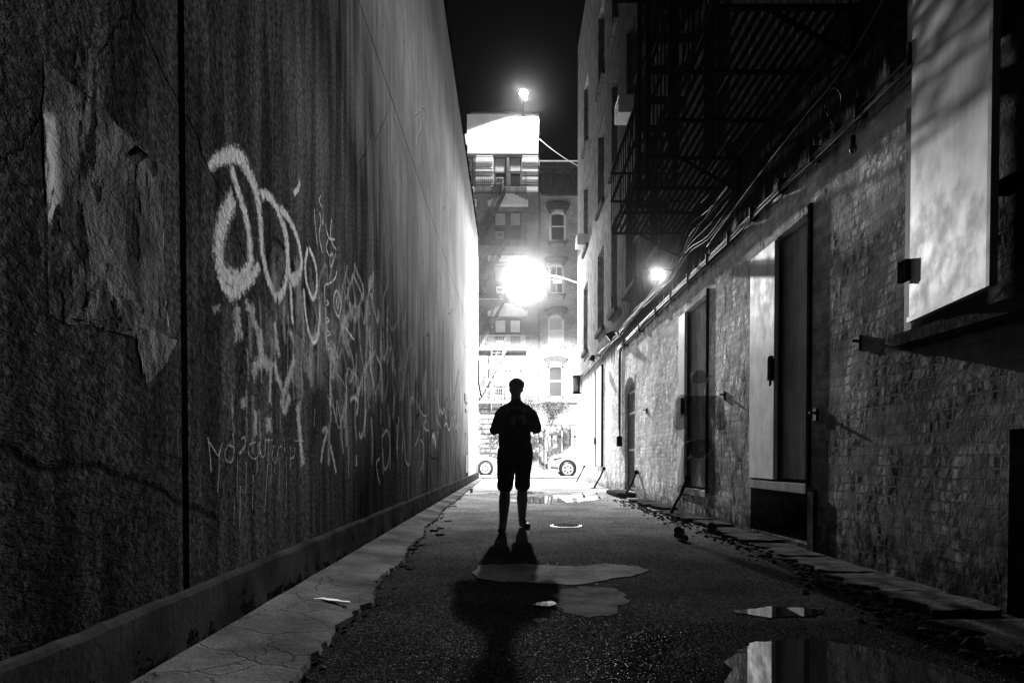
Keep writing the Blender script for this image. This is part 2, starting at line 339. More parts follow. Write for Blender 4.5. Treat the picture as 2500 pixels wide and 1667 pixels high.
def blob(pts, z, th, name, mat, jit=.02, sub=6, seed=1):
    """a thin slab with an irregular outline"""
    out = []
    n = len(pts)
    for i in range(n):
        a, b = Vector(pts[i]), Vector(pts[(i+1) % n])
        for k in range(sub):
            p = a.lerp(b, k / sub); q = mnoise.noise(Vector((p.x * 6 + seed, p.y * 6, 0))); q2 = mnoise.noise(Vector((p.x * 6, p.y * 6 + seed, 5)))
            h1 = mnoise.noise(Vector((p.x * 31, p.y * 31, seed))); h2 = mnoise.noise(Vector((p.x * 33, p.y * 29, seed + 3))); out.append(Vector((p.x + q * jit * 2.4 + h1 * .014, p.y + q2 * jit * 2.4 + h2 * .02, z)))
    m = MB(); m.prism(out, (0, 0, th)); return m.build(name, mat)
def gpoly(px): return [GP(x, y)[:2] for x, y in px]
o = blob(gpoly([(1153,1398),(1175,1380),(1260,1377),(1340,1380),(1400,1384),(1480,1376),(1560,1384),(1588,1394),(1548,1406),(1500,1413),(1440,1424),(1395,1428),(1300,1424),(1215,1421),(1165,1412)]), -.01, .016, 'cement_patch', PATCHM, .012, 14)
tag(o, 'long pale cracked cement patch in the alley asphalt', 'patch')
o = blob(gpoly([(1365,1440),(1420,1432),(1500,1436),(1536,1462),(1525,1480),(1490,1500),(1440,1508),(1385,1495),(1350,1470)]), -.01, .013, 'cement_patch', PATCH2, .03, 14, 4)
tag(o, 'smaller faint round cement patch nearer the viewer than the long one', 'patch')
o = blob(gpoly([(1300,1512),(1325,1507),(1345,1512),(1325,1520)]), -.01, .012, 'cement_patch', PATCH2, .01, seed=9); tag(o, 'tiny pale cement spot, the smallest of the patches', 'patch')
# puddles
def pud(px, seed, jit=.05, z=.005):
    return tag(blob(gpoly(px), z - .004, .004, 'puddle_water', WATER, jit, 8, seed), 'shallow puddle of still water', None, kind='structure')
pud([(1800,1590),(1850,1568),(1960,1562),(2080,1572),(2200,1600),(2330,1640),(2420,1690),(2480,1800),(2100,1900),(1800,1830),(1760,1700)], 3, .035)
pud([(1800,1490),(1870,1482),(1960,1484),(2010,1492),(1980,1503),(1880,1507),(1810,1500)], 5, .02)
pud([(1240,1222),(1300,1212),(1400,1208),(1480,1212),(1440,1222),(1360,1229),(1290,1229)], 8, .12)
pud([(1205,1204),(1290,1199),(1330,1202),(1290,1207),(1215,1209)], 11, .15)
pud([(1385,1206),(1440,1203),(1482,1203),(1440,1208)], 15, .1)
pud([(1306,1478),(1318,1472),(1334,1470),(1348,1476),(1336,1481),(1320,1481)], 21, .02, .009)
# round cover
c = GP(1382, 1284); t = thing('valve_cover', 'small round worn metal cover set in the asphalt, right of the standing man', 'cover', (c.x, c.y, 0))
mb = MB(); mb.cyl((c.x, c.y, -.01), (c.x, c.y, .008), .2, n=36); mb.build('frame', IRON2, t)
mb = MB(); mb.cyl((c.x, c.y, .008), (c.x, c.y, .016), .165, n=36)
for i in range(-3, 4):
    for j in range(-3, 4):
        if i * i + j * j < 12: mb.box((c.x + i * .042 - .012, c.y + j * .042 - .012, .016), (c.x + i * .042 + .012, c.y + j * .042 + .012, .021))
mb.build('lid', plain('worn_cover_metal', .09, .8, .0, .4, 20, .002, 60, .0), t)

# ================================================================== LEFT WALL
WH0, WH1, LEND = 10.4, 9.7, 27.6
def wtop(y): return WH0 + (WH1 - WH0) * (y / LEND)
lw = thing('stucco_wall', 'tall rough stucco wall covered in graffiti on the left of the alley', 'wall', (lx(10), 10, 0))
joints = [LW(450, 900).y, LW(1050, 900).y, LW(1136, 900).y]
segs = []; y0 = -6.0; gaps = [(joints[0] - .028, joints[0] + .028), (joints[1] - .012, joints[1] + .012), (joints[2] - .012, joints[2] + .012)]
for ga, gb in gaps: segs.append((y0, ga)); y0 = gb
segs.append((y0, LEND))
ZJ = 4.98
for k, (a, b) in enumerate(segs):
    mb = MB()
    for (z0, z1) in ((0.0, ZJ - .012), (ZJ + .012, None)):
        n = 3
        for i in range(n):
            ya, yb = a + (b - a) * i / n, a + (b - a) * (i + 1) / n
            t0, t1 = (z1 or wtop(ya)), (z1 or wtop(yb))
            mb.quad((lx(ya), ya, z0), (lx(yb), yb, z0), (lx(yb), yb, t1), (lx(ya), ya, t0))
            if not z1: mb.quad((lx(ya), ya, t0), (lx(yb), yb, t1), (lx(yb) - .4, yb, t1), (lx(ya) - .4, ya, t0))
            else: mb.quad((lx(ya), ya, t0), (lx(yb), yb, t1), (lx(yb) - .1, yb, t1), (lx(ya) - .1, ya, t0))
            if not z1: mb.quad((lx(ya), ya, z0), (lx(yb), yb, z0), (lx(yb) - .1, yb, z0), (lx(ya) - .1, ya, z0))
        for yy in (a, b):
            tt = z1 or wtop(yy); mb.quad((lx(yy), yy, z0), (lx(yy), yy, tt), (lx(yy) - .4, yy, tt), (lx(yy) - .4, yy, z0))
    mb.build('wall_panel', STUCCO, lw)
mb = MB(); v = mb.box((lx(-6) - 8, -6, -.2), (lx(-6) - .1, LEND - .02, 9.6)); mb.build('wall_core', BLACK, lw)
mb = MB(); mb.quad((lx(LEND) - 8, LEND, 0), (lx(LEND), LEND, 0), (lx(LEND), LEND, WH1), (lx(LEND) - 8, LEND, WH1)); mb.build('end_face', LIGHTW, lw)
# clips and coping along the top
mb = MB(); mb.bar((lx(-6) - .02, -6, wtop(-6) + .03), (lx(LEND) - .02, LEND, WH1 + .03), .12, .05)
for i in range(22):
    yy = 6 + i; mb.box((lx(yy) + .03, yy - .04, wtop(yy) - .16), (lx(yy) + .075, yy + .04, wtop(yy) + .03))
mb.build('coping', IRON, lw)
# plinth
mb = MB(); prev = None; yy = -3.0
while yy < LEND:
    zt = .30 + .012 * mnoise.noise(Vector((yy * 1.5, 1, 0))) + .005 * mnoise.noise(Vector((yy * 9, 1, 0))); pr = .032 + .006 * mnoise.noise(Vector((yy * 2.5, 9, 0)))
    row = [mb.bm.verts.new((lx(yy) + .001, yy, zt + .008)), mb.bm.verts.new((lx(yy) + pr * .7, yy, zt)), mb.bm.verts.new((lx(yy) + pr, yy, zt - .015)), mb.bm.verts.new((lx(yy) + pr + .01, yy, .03))]
    if prev:
        for k in range(3): mb.bm.faces.new((prev[k], prev[k+1], row[k+1], row[k]))
    prev = row; yy += .06
mb.build('plinth', PLINTH, lw)
# graffiti: painted strokes lying on the stucco
NOFF = [0]
def catmull(P, n=6):
    if len(P) < 3: return [P[0].lerp(P[-1], k / 4) for k in range(5)]
    Q = [P[0]] + P + [P[-1]]; out = []
    for i in range(1, len(Q) - 2):
        a, b, c, d = Q[i-1:i+3]
        for k in range(n):
            t = k / n; out.append(.5 * ((2*b) + (c - a) * t + (2*a - 5*b + 4*c - d) * t*t + (3*b - a - 3*c + d) * t**3))
    out.append(P[-1]); return out
def stroke(bm, uvl, px, w):
    """px: picture points of the stroke's middle, w: width in metres (one or per point)"""
    NOFF[0] += 1; off = .0005 + .00004 * (NOFF[0] % 120)
    P = [LW(x, y) for x, y in px]; P = catmull([Vector((0, p.y, p.z)) for p in P])
    ws = w if isinstance(w, (list, tuple)) else [w, w]
    L = [0]
    for a, b in zip(P, P[1:]): L.append(L[-1] + (b - a).length)
    T = L[-1] or 1; rows = []
    for i, p in enumerate(P):
        d = (P[min(i+1, len(P)-1)] - P[max(i-1, 0)]).normalized(); n = Vector((0, -d.z, d.y)); f = L[i] / T * (len(ws) - 1); k = min(int(f), len(ws) - 2)
        ww = (ws[k] + (ws[k+1] - ws[k]) * (f - k)) * 1.15; e = min(L[i], T - L[i]) / (ww + 1e-6)
        r = []
        for s_ in (-1, 0, 1):
            q = p + n * ww * s_; r.append((bm.verts.new((lx(q.y) + off, q.y, q.z)), (min(1, e + .12), s_)))
        rows.append(r)
    for a, b in zip(rows, rows[1:]):
        for k in range(2):
            c = [a[k], b[k], b[k+1], a[k+1]]; f = bm.faces.new([q[0] for q in c])
            for lp, q in zip(f.loops, c): lp[uvl].uv = q[1]
def graffiti(strokes, ink=1.0):
    bm = bmesh.new(); uvl = bm.loops.layers.uv.new('UVMap')
    for px, w in strokes: stroke(bm, uvl, px, w)
    me = bpy.data.meshes.new('graffiti'); bm.to_mesh(me); bm.free(); me.materials.append(SPRAY)
    o = bpy.data.objects.new('graffiti', me); COL.objects.link(o); setpar(o, lw); o['ink'] = float(ink); return o
Z2 = lambda L: [(400 + x / 2.614, 300 + y / 2.614) for x, y in L]
Z3 = lambda L: [(400 + x / 2.24, 800 + y / 2.24) for x, y in L]
o = graffiti([
 (Z2([(285,300),(330,245),(430,205),(500,240),(545,330),(585,430),(607,540),(618,680),(628,820),(655,960),(690,1060),(724,1130)]), [.03, .045, .06, .055, .045, .04, .035]),
 (Z2([(724,1130),(765,1060),(785,960),(785,830),(770,700),(735,580),(695,500),(650,455),(615,470)]), [.04, .035, .04, .035]),
 (Z2([(425,270),(445,340),(475,440),(515,570),(540,690),(550,810),(548,900),(510,985),(440,1000),(380,960),(352,870),(352,740),(380,620),(425,520),(450,470)]), [.04, .045, .05, .06, .07, .07, .06]),
 (Z2([(350,960),(385,1040),(430,1085),(500,1040),(560,980),(610,900)]), [.04, .05, .04]),
 (Z2([(735,545),(790,600),(838,700),(868,810),(878,910),(850,985),(806,980),(793,870),(787,740),(760,620)]), [.035, .035, .045, .03]),
 (Z2([(800,990),(840,1010),(850,1000)]), .05), (Z2([(803,1010),(812,1140),(822,1290)]), .03),
 (Z2([(920,800),(903,880),(905,990),(930,1080),(955,1118),(975,1050),(972,940),(950,850),(922,800)]), .026),
 (Z2([(892,1050),(900,1180),(922,1320),(950,1400),(978,1370),(992,1270),(994,1150)]), .024),
 (Z2([(862,350),(862,405),(828,455)]), .024)])
o['label'] = 'large white looping spray tag'
o = graffiti([
 (Z2([(465,1150),(470,1280),(485,1400)]), .06), (Z2([(515,1150),(560,1200),(570,1260),(600,1340),(610,1450),(640,1568)]), .04), (Z2([(560,1180),(580,1230)]), .05),
 (Z2([(705,1270),(720,1380),(735,1500)]), .03), (Z2([(800,1320),(830,1400)]), .03), (Z2([(590,1500),(600,1568)]), .05), (Z2([(330,1150),(340,1220)]), .05),
 (Z3([(520,0),(530,80),(545,170),(590,230)]), .05), (Z3([(480,270),(510,200),(540,170)]), .05), (Z3([(590,180),(580,300),(580,420)]), .03), (Z3([(600,170),(625,280),(650,330)]), .035),
 (Z3([(715,150),(690,250),(650,380),(660,450),(690,360)]), .045), (Z3([(730,400),(740,560),(760,760)]), .05), (Z3([(500,450),(500,600)]), .03), (Z3([(570,480),(575,580)]), .06),
 (Z3([(430,370),(440,450)]), .05), (Z3([(780,0),(810,60),(850,20)]), .03)], .55)
o['label'] = 'smeared faded white paint marks and runs'
o = graffiti([
 (Z2([(958,550),(965,660),(980,790)]), .01), (Z2([(993,570),(1000,640),(990,720),(1010,830)]), .012), (Z2([(1015,590),(1012,650)]), .01), (Z2([(1028,640),(1050,730),(1090,745)]), .012),
 (Z2([(1070,610),(1062,700),(1070,760),(1098,810)]), .011), (Z2([(1045,740),(1035,800),(1055,850)]), .01), (Z2([(1072,830),(1078,880),(1062,920),(1058,860),(1072,830)]), .01),
 (Z2([(1102,940),(1092,990),(1060,1022),(1028,1035),(1024,1090),(1030,1200),(1035,1330),(1035,1450)]), .011),
 (Z2([(1035,1130),(1050,1150),(1035,1165)]), .009), (Z2([(1037,1240),(1054,1260),(1038,1275)]), .009), (Z2([(1040,1320),(1058,1345),(1040,1360)]), .009), (Z2([(1042,1400),(1060,1430),(1044,1450)]), .009),
 (Z2([(1100,1065),(1083,1110),(1086,1180),(1112,1235),(1127,1180),(1122,1110),(1100,1065)]), .01), (Z2([(1105,1110),(1100,1150),(1110,1185),(1115,1140)]), .008),
 (Z2([(1145,1290),(1180,1340),(1212,1385)]), .012), (Z2([(1000,460),(990,500),(1010,540)]), .008)], .8)
o['label'] = 'thin white marker scribbles and a small circle'
st = [(Z3([(238,600),(250,700),(256,790)]), .007), (Z3([(243,620),(275,670),(295,695),(318,625)]), .007), (Z3([(300,690),(298,800),(290,905)]), .006),
 (Z3([(372,570),(380,650),(352,640),(332,680),(340,725),(370,730),(385,650)]), .007), (Z3([(418,610),(440,600),(440,650),(410,690),(440,640)]), .007),
 (Z3([(500,625),(465,640),(462,690),(490,715),(512,700),(510,640)]), .007), (Z3([(515,630),(530,700),(550,690),(552,600)]), .007), (Z3([(545,615),(600,612)]), .006), (Z3([(570,620),(568,700),(548,1020)]), .006),
 (Z3([(600,640),(590,700),(610,740),(625,660),(640,650)]), .006), (Z3([(655,590),(660,690)]), .006), (Z3([(688,640),(690,710),(710,700),(715,650)]), .006), (Z3([(705,618),(770,618)]), .006)]
for (x, a, b) in ((400,700,930),(382,930,1075),(448,730,920),(415,860,1095),(508,720,800),(485,800,1000),(585,740,860),(630,700,940),(668,690,1045),(605,700,800),(690,700,780)): st.append((Z3([(x, a), (x - 1, (a+b)/2), (x - 4, b)]), .0045))
o = graffiti(st, .4); o['label'] = 'small dripping handwritten tag low on the wall'
st = [(Z3([(1015,400),(1040,380),(1060,410),(1050,480)]), .03), (Z3([(1125,120),(1130,220),(1150,330)]), .04), (Z3([(1160,150),(1190,240),(1195,420)]), .03), (Z3([(1065,570),(1075,600),(1090,560),(1105,440)]), .03),
 (Z3([(1190,600),(1220,560),(1235,640),(1225,740),(1205,770),(1195,650)]), .02), (Z3([(1180,710),(1160,750),(1180,860)]), .02), (Z3([(1345,750),(1350,560),(1345,420),(1360,380),(1370,420)]), .025), (Z3([(1285,480),(1275,600),(1275,720)]), .02), (Z3([(1315,560),(1320,720),(1340,750)]), .025),
 (Z3([(1380,400),(1395,440),(1420,480),(1440,470),(1440,390)]), .02), (Z3([(1435,500),(1420,540),(1445,560),(1440,500)]), .03), (Z3([(1400,610),(1420,640),(1418,720),(1405,780)]), .02), (Z3([(1370,650),(1390,600),(1395,560)]), .02),
 (Z3([(860,560),(890,560),(870,640),(855,740)]), .03), (Z3([(905,640),(925,720),(940,800)]), .03), (Z3([(1050,690),(1050,760)]), .03)]
o = graffiti(st, .38); o['label'] = 'faint half-scrubbed grey tags'
st = [(Z3([(1490,330),(1500,420),(1510,480)]), .05), (Z3([(1510,440),(1525,470),(1530,440),(1545,500)]), .03), (Z3([(1535,540),(1545,520),(1560,560),(1575,490),(1580,540),(1590,480),(1595,550),(1605,520)]), .03), (Z3([(1465,590),(1480,600),(1485,650),(1475,580),(1470,640)]), .06), (Z3([(1540,340),(1535,400)]), .04)]
o = graffiti(st, .6); o['label'] = 'white zigzag tag beyond the second joint'
rg = random.Random(3); st = []
for i in range(90):                                         # long dim runs down the wall
    x = rg.uniform(560, 1150); yb = rg.uniform(700, 1050); ln = rg.uniform(30, 160); st.append(([(x, yb), (x + rg.uniform(-4, 4), yb + ln / 2), (x + rg.uniform(-3, 3), yb + ln)], rg.uniform(.006, .03) * (1 + (x - 560) / 500)))
o = graffiti(st, .22); o['label'] = 'dim vertical runs of old paint'; st = []
for i in range(70):                                          # scrubbed pale wash
    x = rg.uniform(640, 1120); yb = 640 + (x - 640) * .45 + rg.uniform(-60, 170); ln = rg.uniform(40, 150) * (1246 - x) / 400
    st.append(([(x, yb), (x + rg.uniform(-8, 8), yb + ln / 2), (x + rg.uniform(-8, 8), yb + ln)], rg.uniform(.04, .13)))
o = graffiti(st, .13); o['label'] = 'scrubbed pale wash of removed tags'
# of old paint'
st = []
for i in range(46):                                          # overlapping faint scrawls
    x = rg.uniform(760, 1125); y0_ = rg.uniform(660, 1010); sc_ = (1246 - x) / 500 * rg.uniform(.6, 1.6); P_ = [(x, y0_)]
    for k in range(rg.randint(4, 9)): P_.append((P_[-1][0] + rg.uniform(-4, 16) * sc_, P_[-1][1] + rg.choice([-1, 1]) * rg.uniform(15, 60) * sc_))
    st.append((P_, rg.uniform(.012, .035)))
o = graffiti(st, .2); o['label'] = 'overlapping faint pale scrawls'
# torn poster remains on the near wall
def sheet(px, off, name='torn_poster', amp=.006, seed=0, curl=None):
    P = [LW(x, y) for x, y in px]; bm = bmesh.new()
    out = []
    for i in range(len(P)):
        a, b = P[i], P[(i+1) % len(P)]
        for k in range(8):
            p = a.lerp(b, k / 8); out.append(Vector((0, p.y + .012 * mnoise.noise(Vector((p.y * 25, p.z * 25, seed))), p.z + .012 * mnoise.noise(Vector((p.y * 25, p.z * 25, seed + 9))))))
    f = bm.faces.new([bm.verts.new(p) for p in out]); bmesh.ops.triangulate(bm, faces=[f])
    bmesh.ops.subdivide_edges(bm, edges=bm.edges, cuts=2, use_grid_fill=True); bmesh.ops.subdivide_edges(bm, edges=[e for e in bm.edges if e.calc_length() > .05], cuts=1)
    for v in bm.verts:
        n = mnoise.noise(Vector((v.co.y * 7, v.co.z * 5, seed))) + .5 * mnoise.noise(Vector((v.co.y * 22, v.co.z * 16, seed)))
        v.co.x = lx(v.co.y) + off + abs(n) * amp
    me = bpy.data.meshes.new(name); bm.to_mesh(me); bm.free(); me.materials.append(POSTER)
    for p in me.polygons: p.use_smooth = True
    o = bpy.data.objects.new(name, me); COL.objects.link(o); setpar(o, lw); o['label'] = 'crinkled torn poster remnant'
Z1 = lambda L: [(x / 1.742, y / 1.742) for x, y in L]
sheet(Z1([(185,265),(245,320),(360,410),(430,470),(540,575),(620,650),(690,700),(695,900),(690,1060),(700,1250),(720,1420),(690,1480),(660,1400),(560,1390),(490,1300),(470,1240),(400,1290),(330,1390),(270,1370),(205,1340),(205,1150),(200,950),(190,700),(180,450)]), .002, amp=.004, seed=1)
sheet(Z1([(350,165),(410,230),(405,320),(420,430),(370,410),(310,340),(315,240)]), .003, amp=.003, seed=2)
sheet(Z1([(470,1260),(620,1300),(650,1400),(500,1400)]), .006, amp=.006, seed=3)
sheet(Z1([(575,1430),(650,1400),(750,1450),(690,1560),(620,1640),(600,1560)]), .004, amp=.004, seed=4)
sheet(Z1([(440,1160),(480,1250),(400,1310),(325,1395),(380,1240)]), .007, amp=.008, seed=5)
# torn notch boards near the far end of the wall
mb = MB()
for (a, b, c_, d) in ((1134, 960, 1140, 985), (1135, 997, 1139, 1004), (1135, 1110, 1141, 1152), (1136, 1055, 1138, 1060)):
    p, q = LW(a, b), LW(c_, d); mb.box((lx(p.y), p.y, p.z), (lx(p.y) + .025, q.y, q.z))
mb.build('broken_edge', BLACK, lw)
mb = MB(); p, q = LW(1143, 975), LW(1160, 1160); mb.box((lx(p.y) + .001, p.y, p.z), (lx(p.y) + .012, q.y, q.z)); mb.build('pale_panel', WHITE, lw)
p, q = LW(1164, 878), LW(1169, 945); mb = MB(); mb.bar((lx(p.y) + .06, p.y, p.z), (lx(p.y) + .06, p.y, q.z), .05, .05); mb.bar((lx(p.y) + .06, p.y, q.z), (lx(p.y) + .12, q.y - .5, q.z - .4), .05, .05); mb.build('pipe', IRON, lw)

# ================================================================== RIGHT BUILDING
RH, REND = 17.5, 28.0
def rb(a, z, d): return Vector((RX + d, a, z))
rbld = thing('brick_building', 'tall painted brick and stucco building with a fire escape on the right of the alley', 'building', (RX, 12, 0))
def yspan(x0, x1, x=RX): return tuple(sorted((x * F / (x0 - 1246), x * F / (x1 - 1246))))
WCOL = [yspan(1424, 1434), yspan(1458, 1473), yspan(1491, 1505), yspan(1520, 1546)]
WCOL[3] = (14.9, 16.3); WCOL += [(12.3, 13.5), (8.6, 9.8), (3.4, 4.6)]
WZ = [(4.75, 7.15), (8.45, 10.85), (12.15, 14.5)]
wins = [(a, b, z0, z1, .22) for a, b in WCOL for z0, z1 in WZ if not (a < 5 and z0 < 5)]
gate = (15.05, 16.35, .10, 2.72, .5)
doorA = (6.30, 7.72, .63, 3.15, .19)
doorB = (8.0 + .75, 9.45, .55, 3.25, .19)
doorA = (yspan(1833, 1975)[0], yspan(1833, 1975)[1], .62, 3.12, .17)
doorB = (yspan(1658, 1727)[0], yspan(1658, 1727)[1], .40, 3.15, .17)
cav = (doorA[0] - .02, doorA[1] + .0, .06, .54, .9)
cell = (2.3, 3.75, .0, 1.02, 1.0)
pnl = (3.72, 4.68, 1.74, 3.9, .05)
mb = MB(); skin(mb, -6, REND, 0, RH, wins + [doorA, doorB, cav, cell, gate], rb)
mb.quad((RX, REND, 0), (RX + 12, REND, 0), (RX + 12, REND, RH), (RX, REND, RH)); mb.quad((RX, -6, RH), (RX, REND, RH), (RX + 12, REND, RH), (RX + 12, -6, RH))
bmesh.ops.remove_doubles(mb.bm, verts=mb.bm.verts, dist=1e-4)
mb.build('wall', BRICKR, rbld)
for i, (a, b, z0, z1, d) in enumerate(wins):
    mb = MB(); x = RX + d - .06
    for q in ((a, a + .06, z0, z1), (b - .06, b, z0, z1), (a, b, z0, z0 + .07), (a, b, z1 - .07, z1), (a, b, (z0+z1)/2 - .03, (z0+z1)/2 + .03)): mb.box((x, q[0] + .002, q[2] + .002), (x + .05, q[1] - .002, q[3] - .002))
    w = mb.build('window', FRAMED, rbld)
    mb = MB(); mb.box((x + .02, a + .03, z0 + .03), (x + .03, b - .03, z1 - .03)); mb.build('pane', GLASSR, w)
    mb = MB(); mb.box((RX - .09, a - .1, z0 - .14), (RX + .1, b + .1, z0 - .003)); mb.build('sill', plain_sill if 'plain_sill' in globals() else SLABM, w, .008)
def acunit(y, z, par=None):
    t = thing('air_conditioner', None, 'air conditioner', (RX, y, z))
    mb = MB(); mb.box((RX - .34, y - .3, z), (RX + .14, y + .3, z + .4)); mb.build('casing', FRAME, t, .01)
    mb = MB()
    for k in range(7): mb.box((RX - .35, y - .27, z + .05 + k * .045), (RX - .341, y + .27, z + .068 + k * .045))
    mb.build('grille', IRON2, t); return t
acunit(15.6, 8.52)['label'] = 'pale window air conditioner jutting out beside the fire escape'
acunit(25.0, 8.52)['label'] = 'pale window air conditioner in the window column nearest the street'
# arched iron gate
a, b = gate[0], gate[1]; mid = (a + b) / 2
mb = MB()
for k in range(11):
    yy = a + .06 + (b - a - .12) * k / 10; mb.bar((RX + .09, yy, .13), (RX + .09, yy, 2.38), .022, .022)
for z in (.16, 1.05, 1.9, 2.38): mb.bar((RX + .09, a + .02, z), (RX + .09, b - .02, z), .03, .05)
for yy in (a + .03, b - .03): mb.bar((RX + .09, yy, .12), (RX + .09, yy, 2.4), .05, .05)
gt = mb.build('gate', IRON2, rbld)
mb = MB(); mb.box((RX + .04, a + .12, 1.15), (RX + .08, a + .24, 1.4)); mb.build('lock', IRON, gt)
mb = MB(); n = 14; pts = []
for k in range(n + 1):
    an = math.pi * k / n; pts.append((RX - .012, mid - math.cos(an) * ((b - a) / 2 - .003), 2.38 + math.sin(an) * .335))
poly = pts + [(RX - .012, b - .003, 2.735), (RX - .012, a + .003, 2.735)]
# spandrel corners above the arch
for side in (0, 1):
    seg = pts[:n//2 + 1] if side == 0 else pts[n//2:]
    cy = (a + .003) if side == 0 else (b - .003)
    mb.prism(seg + [(RX - .012, cy, 2.715)] if side == 0 else seg + [(RX - .012, cy, 2.715)], (.35, 0, 0))
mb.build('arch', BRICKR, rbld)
mb = MB(); mb.box((RX - .42, a - .12, 0), (RX + .2, b + .15, .097)); 
mb.build('door_step', SLABM, rbld, .02)
# tall loading doors
def ldoor(dd, lab, strip, trim):
    a, b, z0, z1, d = dd
    mb = MB(); mb.box((RX + .09, a + .02, z0 + .03), (RX + .13, b - .02, z1 - .02)); dr = mb.build('door', PAINTG, rbld, .004); dr['label'] = lab
    mb = MB(); mb.box((RX - .015, b - strip, z0 + .02), (RX + .03, b + .02, z1 - .015)); mb.build('leaf', PAINTW, dr, .004)     # outer leaf, lit by the street
    mb = MB(); mb.box((RX - .028, a - .04, z0 - .02), (RX + .06, a + .015, z1 + .05)); mb.build('frame', IRON, dr, .004)
    mb = MB(); mb.box((RX - .03, a, z0 - .09), (RX + .05, b + .04, z0 - .002)); mb.build('sill', TRIMG, dr, .005)
    mb = MB(); ly = b - strip; zz = z0 + (z1 - z0) * .42
    mb.box((RX - .055, ly - .01, zz), (RX - .012, ly + .075, zz + .22)); mb.box((RX - .06, ly - .03, zz + .22), (RX - .03, ly + .05, zz + .245)); mb.tube([(RX - .05, ly - .02, zz + .02), (RX - .055, ly - .03, zz - .05), (RX - .05, ly + .02, zz - .06), (RX - .045, ly + .03, zz)], .008)
    mb.build('latch', IRON, dr)
    return dr
ldoor(doorA, 'tall grey metal loading door with a pale outer leaf and hanging latch', .70, 1); ldoor(doorB, 'tall dark metal door with a narrow pale outer strip', .36, 1)
# rough edges of the opening under the door
mb = MB(); mb.box((RX - .03, cav[0] - .16, .0), (RX + .3, cav[0] - .004, .58)); mb.build('pier_edge', SLABM, rbld, .02)
# narrow shuttered doorway far down the alley
a, b = yspan(1457, 1472); mb = MB(); mb.box((RX - .04, a, .62), (RX + .01, b, 3.6)); dr = mb.build('shutter', LIGHTW, rbld)
mb = MB()
for q in ((a - .05, a), (b, b + .05)): mb.box((RX - .06, q[0], .6), (RX + .01, q[1], 3.62))
mb.build('frame', IRON, dr); mb = MB(); mb.box((RX - .08, b - .1, 1.3), (RX - .04, b + .1, 1.5)); mb.build('latch', IRON, dr)
# near window shutter, swung slightly open, frame and sill
y0, y1 = 3.58, 4.60; z0, z1 = 1.76, 3.95
mb = MB(); mb.box((RX - .05, y1, z0 - .05), (RX + .01, y1 + .09, z1)); fr = mb.build('window_frame', TRIMG, rbld, .004)
mb = MB(); hx = RX - .055
p0 = Vector((hx, y0, 0)); p1 = Vector((hx + .0, y1 - .02, 0)); sw = -math.tan(R(8.0)) * (y1 - y0)
poly = [(hx - sw * 0 - .0, y1 - .03, z0), (hx - sw, y0, z0), (hx - sw + .03, y0, z0), (hx + .03, y1 - .03, z0)]
poly = [(hx + sw, y0, z0), (hx, y1 - .03, z0), (hx - .03, y1 - .03, z0), (hx + sw - .03, y0, z0)]
mb.prism(poly, (0, 0, z1 - z0)); sh = mb.build('window_shutter', PAINTL, rbld, .003); sh['label'] = 'pale painted metal shutter panel closed over the near window'
mb = MB()
for q in ((z0, z0 + .035), (z1 - .035, z1)): mb.prism([(hx + sw - .045, y0, q[0]), (hx - .045, y1 - .03, q[0]), (hx - .03, y1 - .03, q[0]), (hx + sw - .03, y0, q[0])], (0, 0, q[1] - q[0]))
mb.prism([(hx + sw - .045, y0, z0), (hx + sw - .043, y0 + .03, z0), (hx + sw - .03, y0 + .03, z0), (hx + sw - .03, y0, z0)], (0, 0, z1 - z0))
mb.build('edge_angle', PAINTL, sh)
mb = MB(); c = RW(2433, 497); mb.box((hx - .10, y0 - .02, c.z - .035), (hx - .02, y0 + .10, c.z + .035)); mb.tube([(hx - .1, y0 - .12, c.z), (hx - .12, y0 - .05, c.z + .01), (hx - .1, y0, c.z)], .012); mb.build('latch', IRON, sh)
mb = MB(); mb.box((hx - .065, y1 - .05, z0 + .28), (hx - .031, y1 + .05, z0 + .42)); mb.build('hinge', IRON, sh)
mb = MB(); mb.box((RX - .13, 3.2, z0 - .16), (RX + .05, y1 + .12, z0 - .055)); mb.build('sill', SLABM, rbld, .02)
mb = MB(); mb.bar((RX - .10, 3.3, 1.5), (RX - .10, 3.3, 4.2), .09, .12); mb.build('downpipe', IRON, rbld)
# anchor plates and stubs on the brick
for (px, py) in ((1995, 1010), (2100, 835), (1770, 965), (1580, 1002)):
    c = RW(px, py); mb = MB(); mb.box((RX - .025, c.y - .03, c.z - .06), (RX + .0, c.y + .03, c.z + .05)); mb.box((RX - .07, c.y - .012, c.z + .0), (RX - .02, c.y + .012, c.z + .02)); mb.build('wall_anchor', RUST, rbld)

